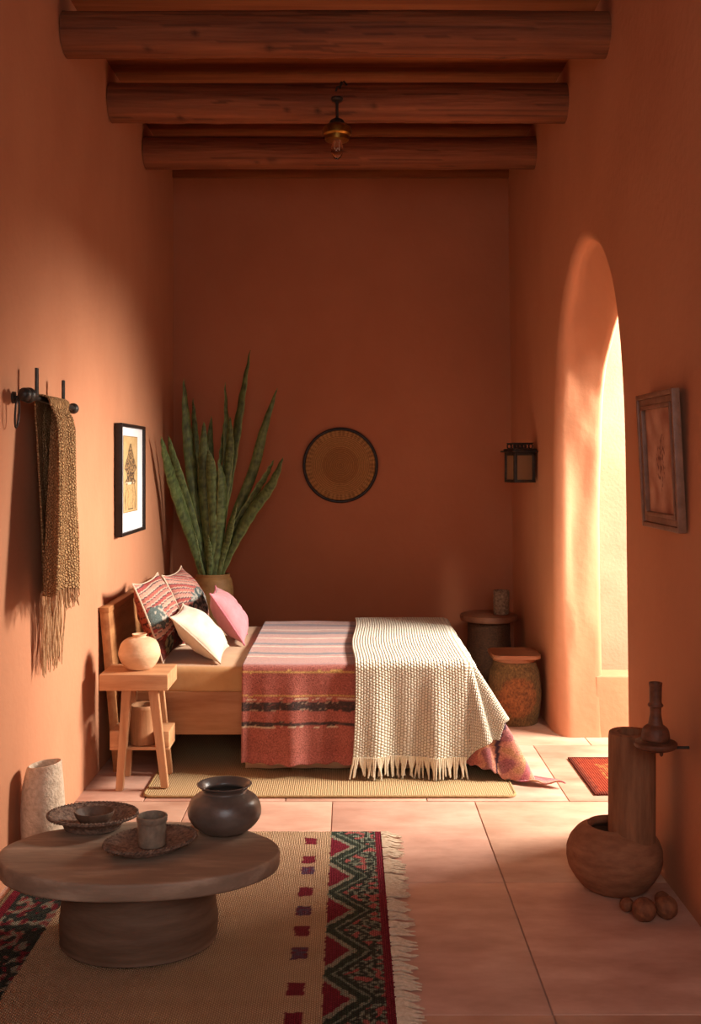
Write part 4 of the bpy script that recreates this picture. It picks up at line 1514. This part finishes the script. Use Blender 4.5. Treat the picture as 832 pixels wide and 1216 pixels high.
# ------------------------------------------------------------------ big clay vessel, candlestick, dried fruit
vx, vy = 1.116, 4.44
ves = thing('clay_vessel', 'squat dark clay pot with a tall cylinder rising from it, by the right wall', 'pot', (vx, vy, 0))
prof = smooth_prof([(0.001, 0.0), (0.10, 0.0), (0.14, 0.018), (0.187, 0.085), (0.198, 0.145), (0.188, 0.195), (0.155, 0.24), (0.118, 0.262), (0.112, 0.268), (0.104, 0.262), (0.098, 0.24), (0.15, 0.2), (0.17, 0.14), (0.12, 0.04), (0.001, 0.03)], 6)
link('body', lathe(prof, cap0=False, cap1=False, seg=72, wob=lambda a, f, z: 0.008 * nz(cos(a) * 2, sin(a) * 2, z * 6) + 0.003 * sin(z * 160)), mat_brown_clay, ves)
cxl, cyl = (750 - CX) * 4.39 / F - vx, 4.39 - vy
ct = H - (869 - CY) * 4.39 / F
link('cylinder_neck', lathe([(0.001, 0.19), (0.093, 0.19), (0.096, 0.26), (0.096, ct - 0.03), (0.094, ct - 0.004), (0.088, ct), (0.060, ct), (0.056, ct - 0.004), (0.05, ct - 0.06), (0.001, ct - 0.06)], cap0=False, cap1=False, c=(cxl, cyl, 0), seg=56,
                            wob=lambda a, f, z: 0.012 * nz(cos(a) * 3, sin(a) * 3, z * 2)), mat_brown_clay_v, ves)
cy_ = 4.15
cs0 = at(778, 893, cy_)
cd_ = thing('candlestick', 'turned brown candlestick with a wide drip dish beside the tall clay cylinder', 'candlestick', cs0)
k = cy_ / F
zc = lambda py: (893 - py) * k
link('drip_dish', lathe(smooth_prof([(0.001, zc(891)), (0.045, zc(890.5)), (0.077, zc(887)), (0.083, zc(883.5)), (0.080, zc(880.5)), (0.055, zc(880)), (0.050, zc(879)), (0.001, zc(878.5))], 4), cap0=False, cap1=False), mat_candle_wood, cd_)
link('stem', lathe(smooth_prof([(0.001, zc(880)), (0.050, zc(879)), (0.054, zc(872)), (0.048, zc(865)), (0.036, zc(861.5)), (0.029, zc(860)), (0.027, zc(857)), (0.022, zc(848)), (0.023, zc(840)), (0.029, zc(838.5)), (0.030, zc(837)), (0.027, zc(835.5)), (0.024, zc(834)), (0.024, zc(818)), (0.026, zc(812)), (0.025, zc(810.5)), (0.018, zc(810.5)), (0.015, zc(813)), (0.001, zc(814))], 4), cap0=False, cap1=False), mat_candle_wood, cd_)
bm = bmesh.new()
bm_tube(bm, [(0.0, 0.01, zc(890)), (0.09, 0.015, zc(889)), (RX(0.66) - cs0.x - 0.002, 0.015, zc(889))], 0.006, 8)
link('wall_peg', bm, mat_black_metal, cd_)
bm = bmesh.new(); bm_lathe(bm, smooth_prof([(0.001, zc(897)), (0.006, zc(895.5)), (0.008, zc(893)), (0.005, zc(890)), (0.001, zc(889))], 3), c=(0.017, -0.02, 0), seg=12, cap0=False, cap1=False)
link('wax_drip', bm, mat_candle_wood, cd_)


def nut(px, py_bottom, r, label, seed):
    Y = F * H / (py_bottom - CY) + r * 0.6
    bm_ = bmesh.new()
    bmesh.ops.create_uvsphere(bm_, u_segments=32, v_segments=20, radius=r)
    for v in bm_.verts:
        d = v.co.normalized()
        a = atan2(d.y, d.x)
        v.co *= 1 + 0.05 * nz(d.x * 2 + seed, d.y * 2, d.z * 2) - 0.05 * math.exp(-(sin(a - seed) / 0.12) ** 2)
    zmin = min(v.co.z for v in bm_.verts)
    o_ = link('dried_fruit', bm_, mat_nut, loc=((px - CX) * Y / F, Y, -zmin + 0.001), angle=80)
    tag(o_, label, 'dried fruit', 'dried fruit on the floor by the clay vessel')
    return o_


nut(744, 1085, 0.028, 'smallest round dried fruit, on the floor just below the squat clay pot', 0.4)
nut(764.5, 1098, 0.046, 'middle creased dried fruit of the floor cluster, furthest from the wall of the big two', 1.5)
nut(791, 1095, 0.044, 'large dried fruit nearest the right wall, below the clay pot', 2.5)
nut(786, 1079, 0.030, 'small dried fruit tucked behind the large one by the right wall', 3.9)

# ------------------------------------------------------------------ light
w = bpy.data.worlds.new('world'); bpy.context.scene.world = w
w.use_nodes = True
bg = w.node_tree.nodes['Background']
bg.inputs['Color'].default_value = (1.0, 0.86, 0.68, 1); bg.inputs['Strength'].default_value = 0.9


def lamp(name, kind, loc, target, energy, color, **kw):
    l = bpy.data.lights.new(name, kind); l.energy = energy; l.color = color
    for k_, v_ in kw.items():
        setattr(l, k_, v_)
    o_ = bpy.data.objects.new(name, l); C.objects.link(o_)
    o_.location = loc
    d = Vector(target) - Vector(loc)
    o_.rotation_euler = d.to_track_quat('-Z', 'Y').to_euler()
    return o_


lamp('sun', 'SUN', (2, -2, 5), (2 - 0.16, -2 + 0.9, 5 - 0.48), 2.7, (1.0, 0.93, 0.82), angle=math.radians(11))
lamp('courtyard_light', 'AREA', (3.9, 5.9, 2.9), (-1.4, 5.6, 1.0), 800, (1.0, 0.93, 0.85), shape='RECTANGLE', size=1.7, size_y=0.9)
lamp('room_fill', 'AREA', (0.2, -0.8, 2.5), (-0.2, 4.6, 0.2), 74, (0.98, 0.97, 1.0), shape='RECTANGLE', size=2.2, size_y=2.2)

# ------------------------------------------------------------------ camera and view
cam = bpy.data.cameras.new('camera'); co = bpy.data.objects.new('camera', cam); C.objects.link(co)
co.location = (0, 0, H); co.rotation_euler = (pi / 2, 0, 0)
cam.sensor_fit = 'VERTICAL'; cam.sensor_height = 36.0; cam.lens = F / 1216 * 36.0
cam.shift_x = 1.0 / 1216; cam.shift_y = -60.0 / 1216
cam.clip_start = 0.05
S = bpy.context.scene
S.camera = co
S.view_settings.view_transform = 'Standard'
S.view_settings.look = 'None'
S.view_settings.exposure = 0.0
S.cycles.max_bounces = 8
S.cycles.diffuse_bounces = 5
S.cycles.sample_clamp_indirect = 6.0
S.cycles.use_denoising = True
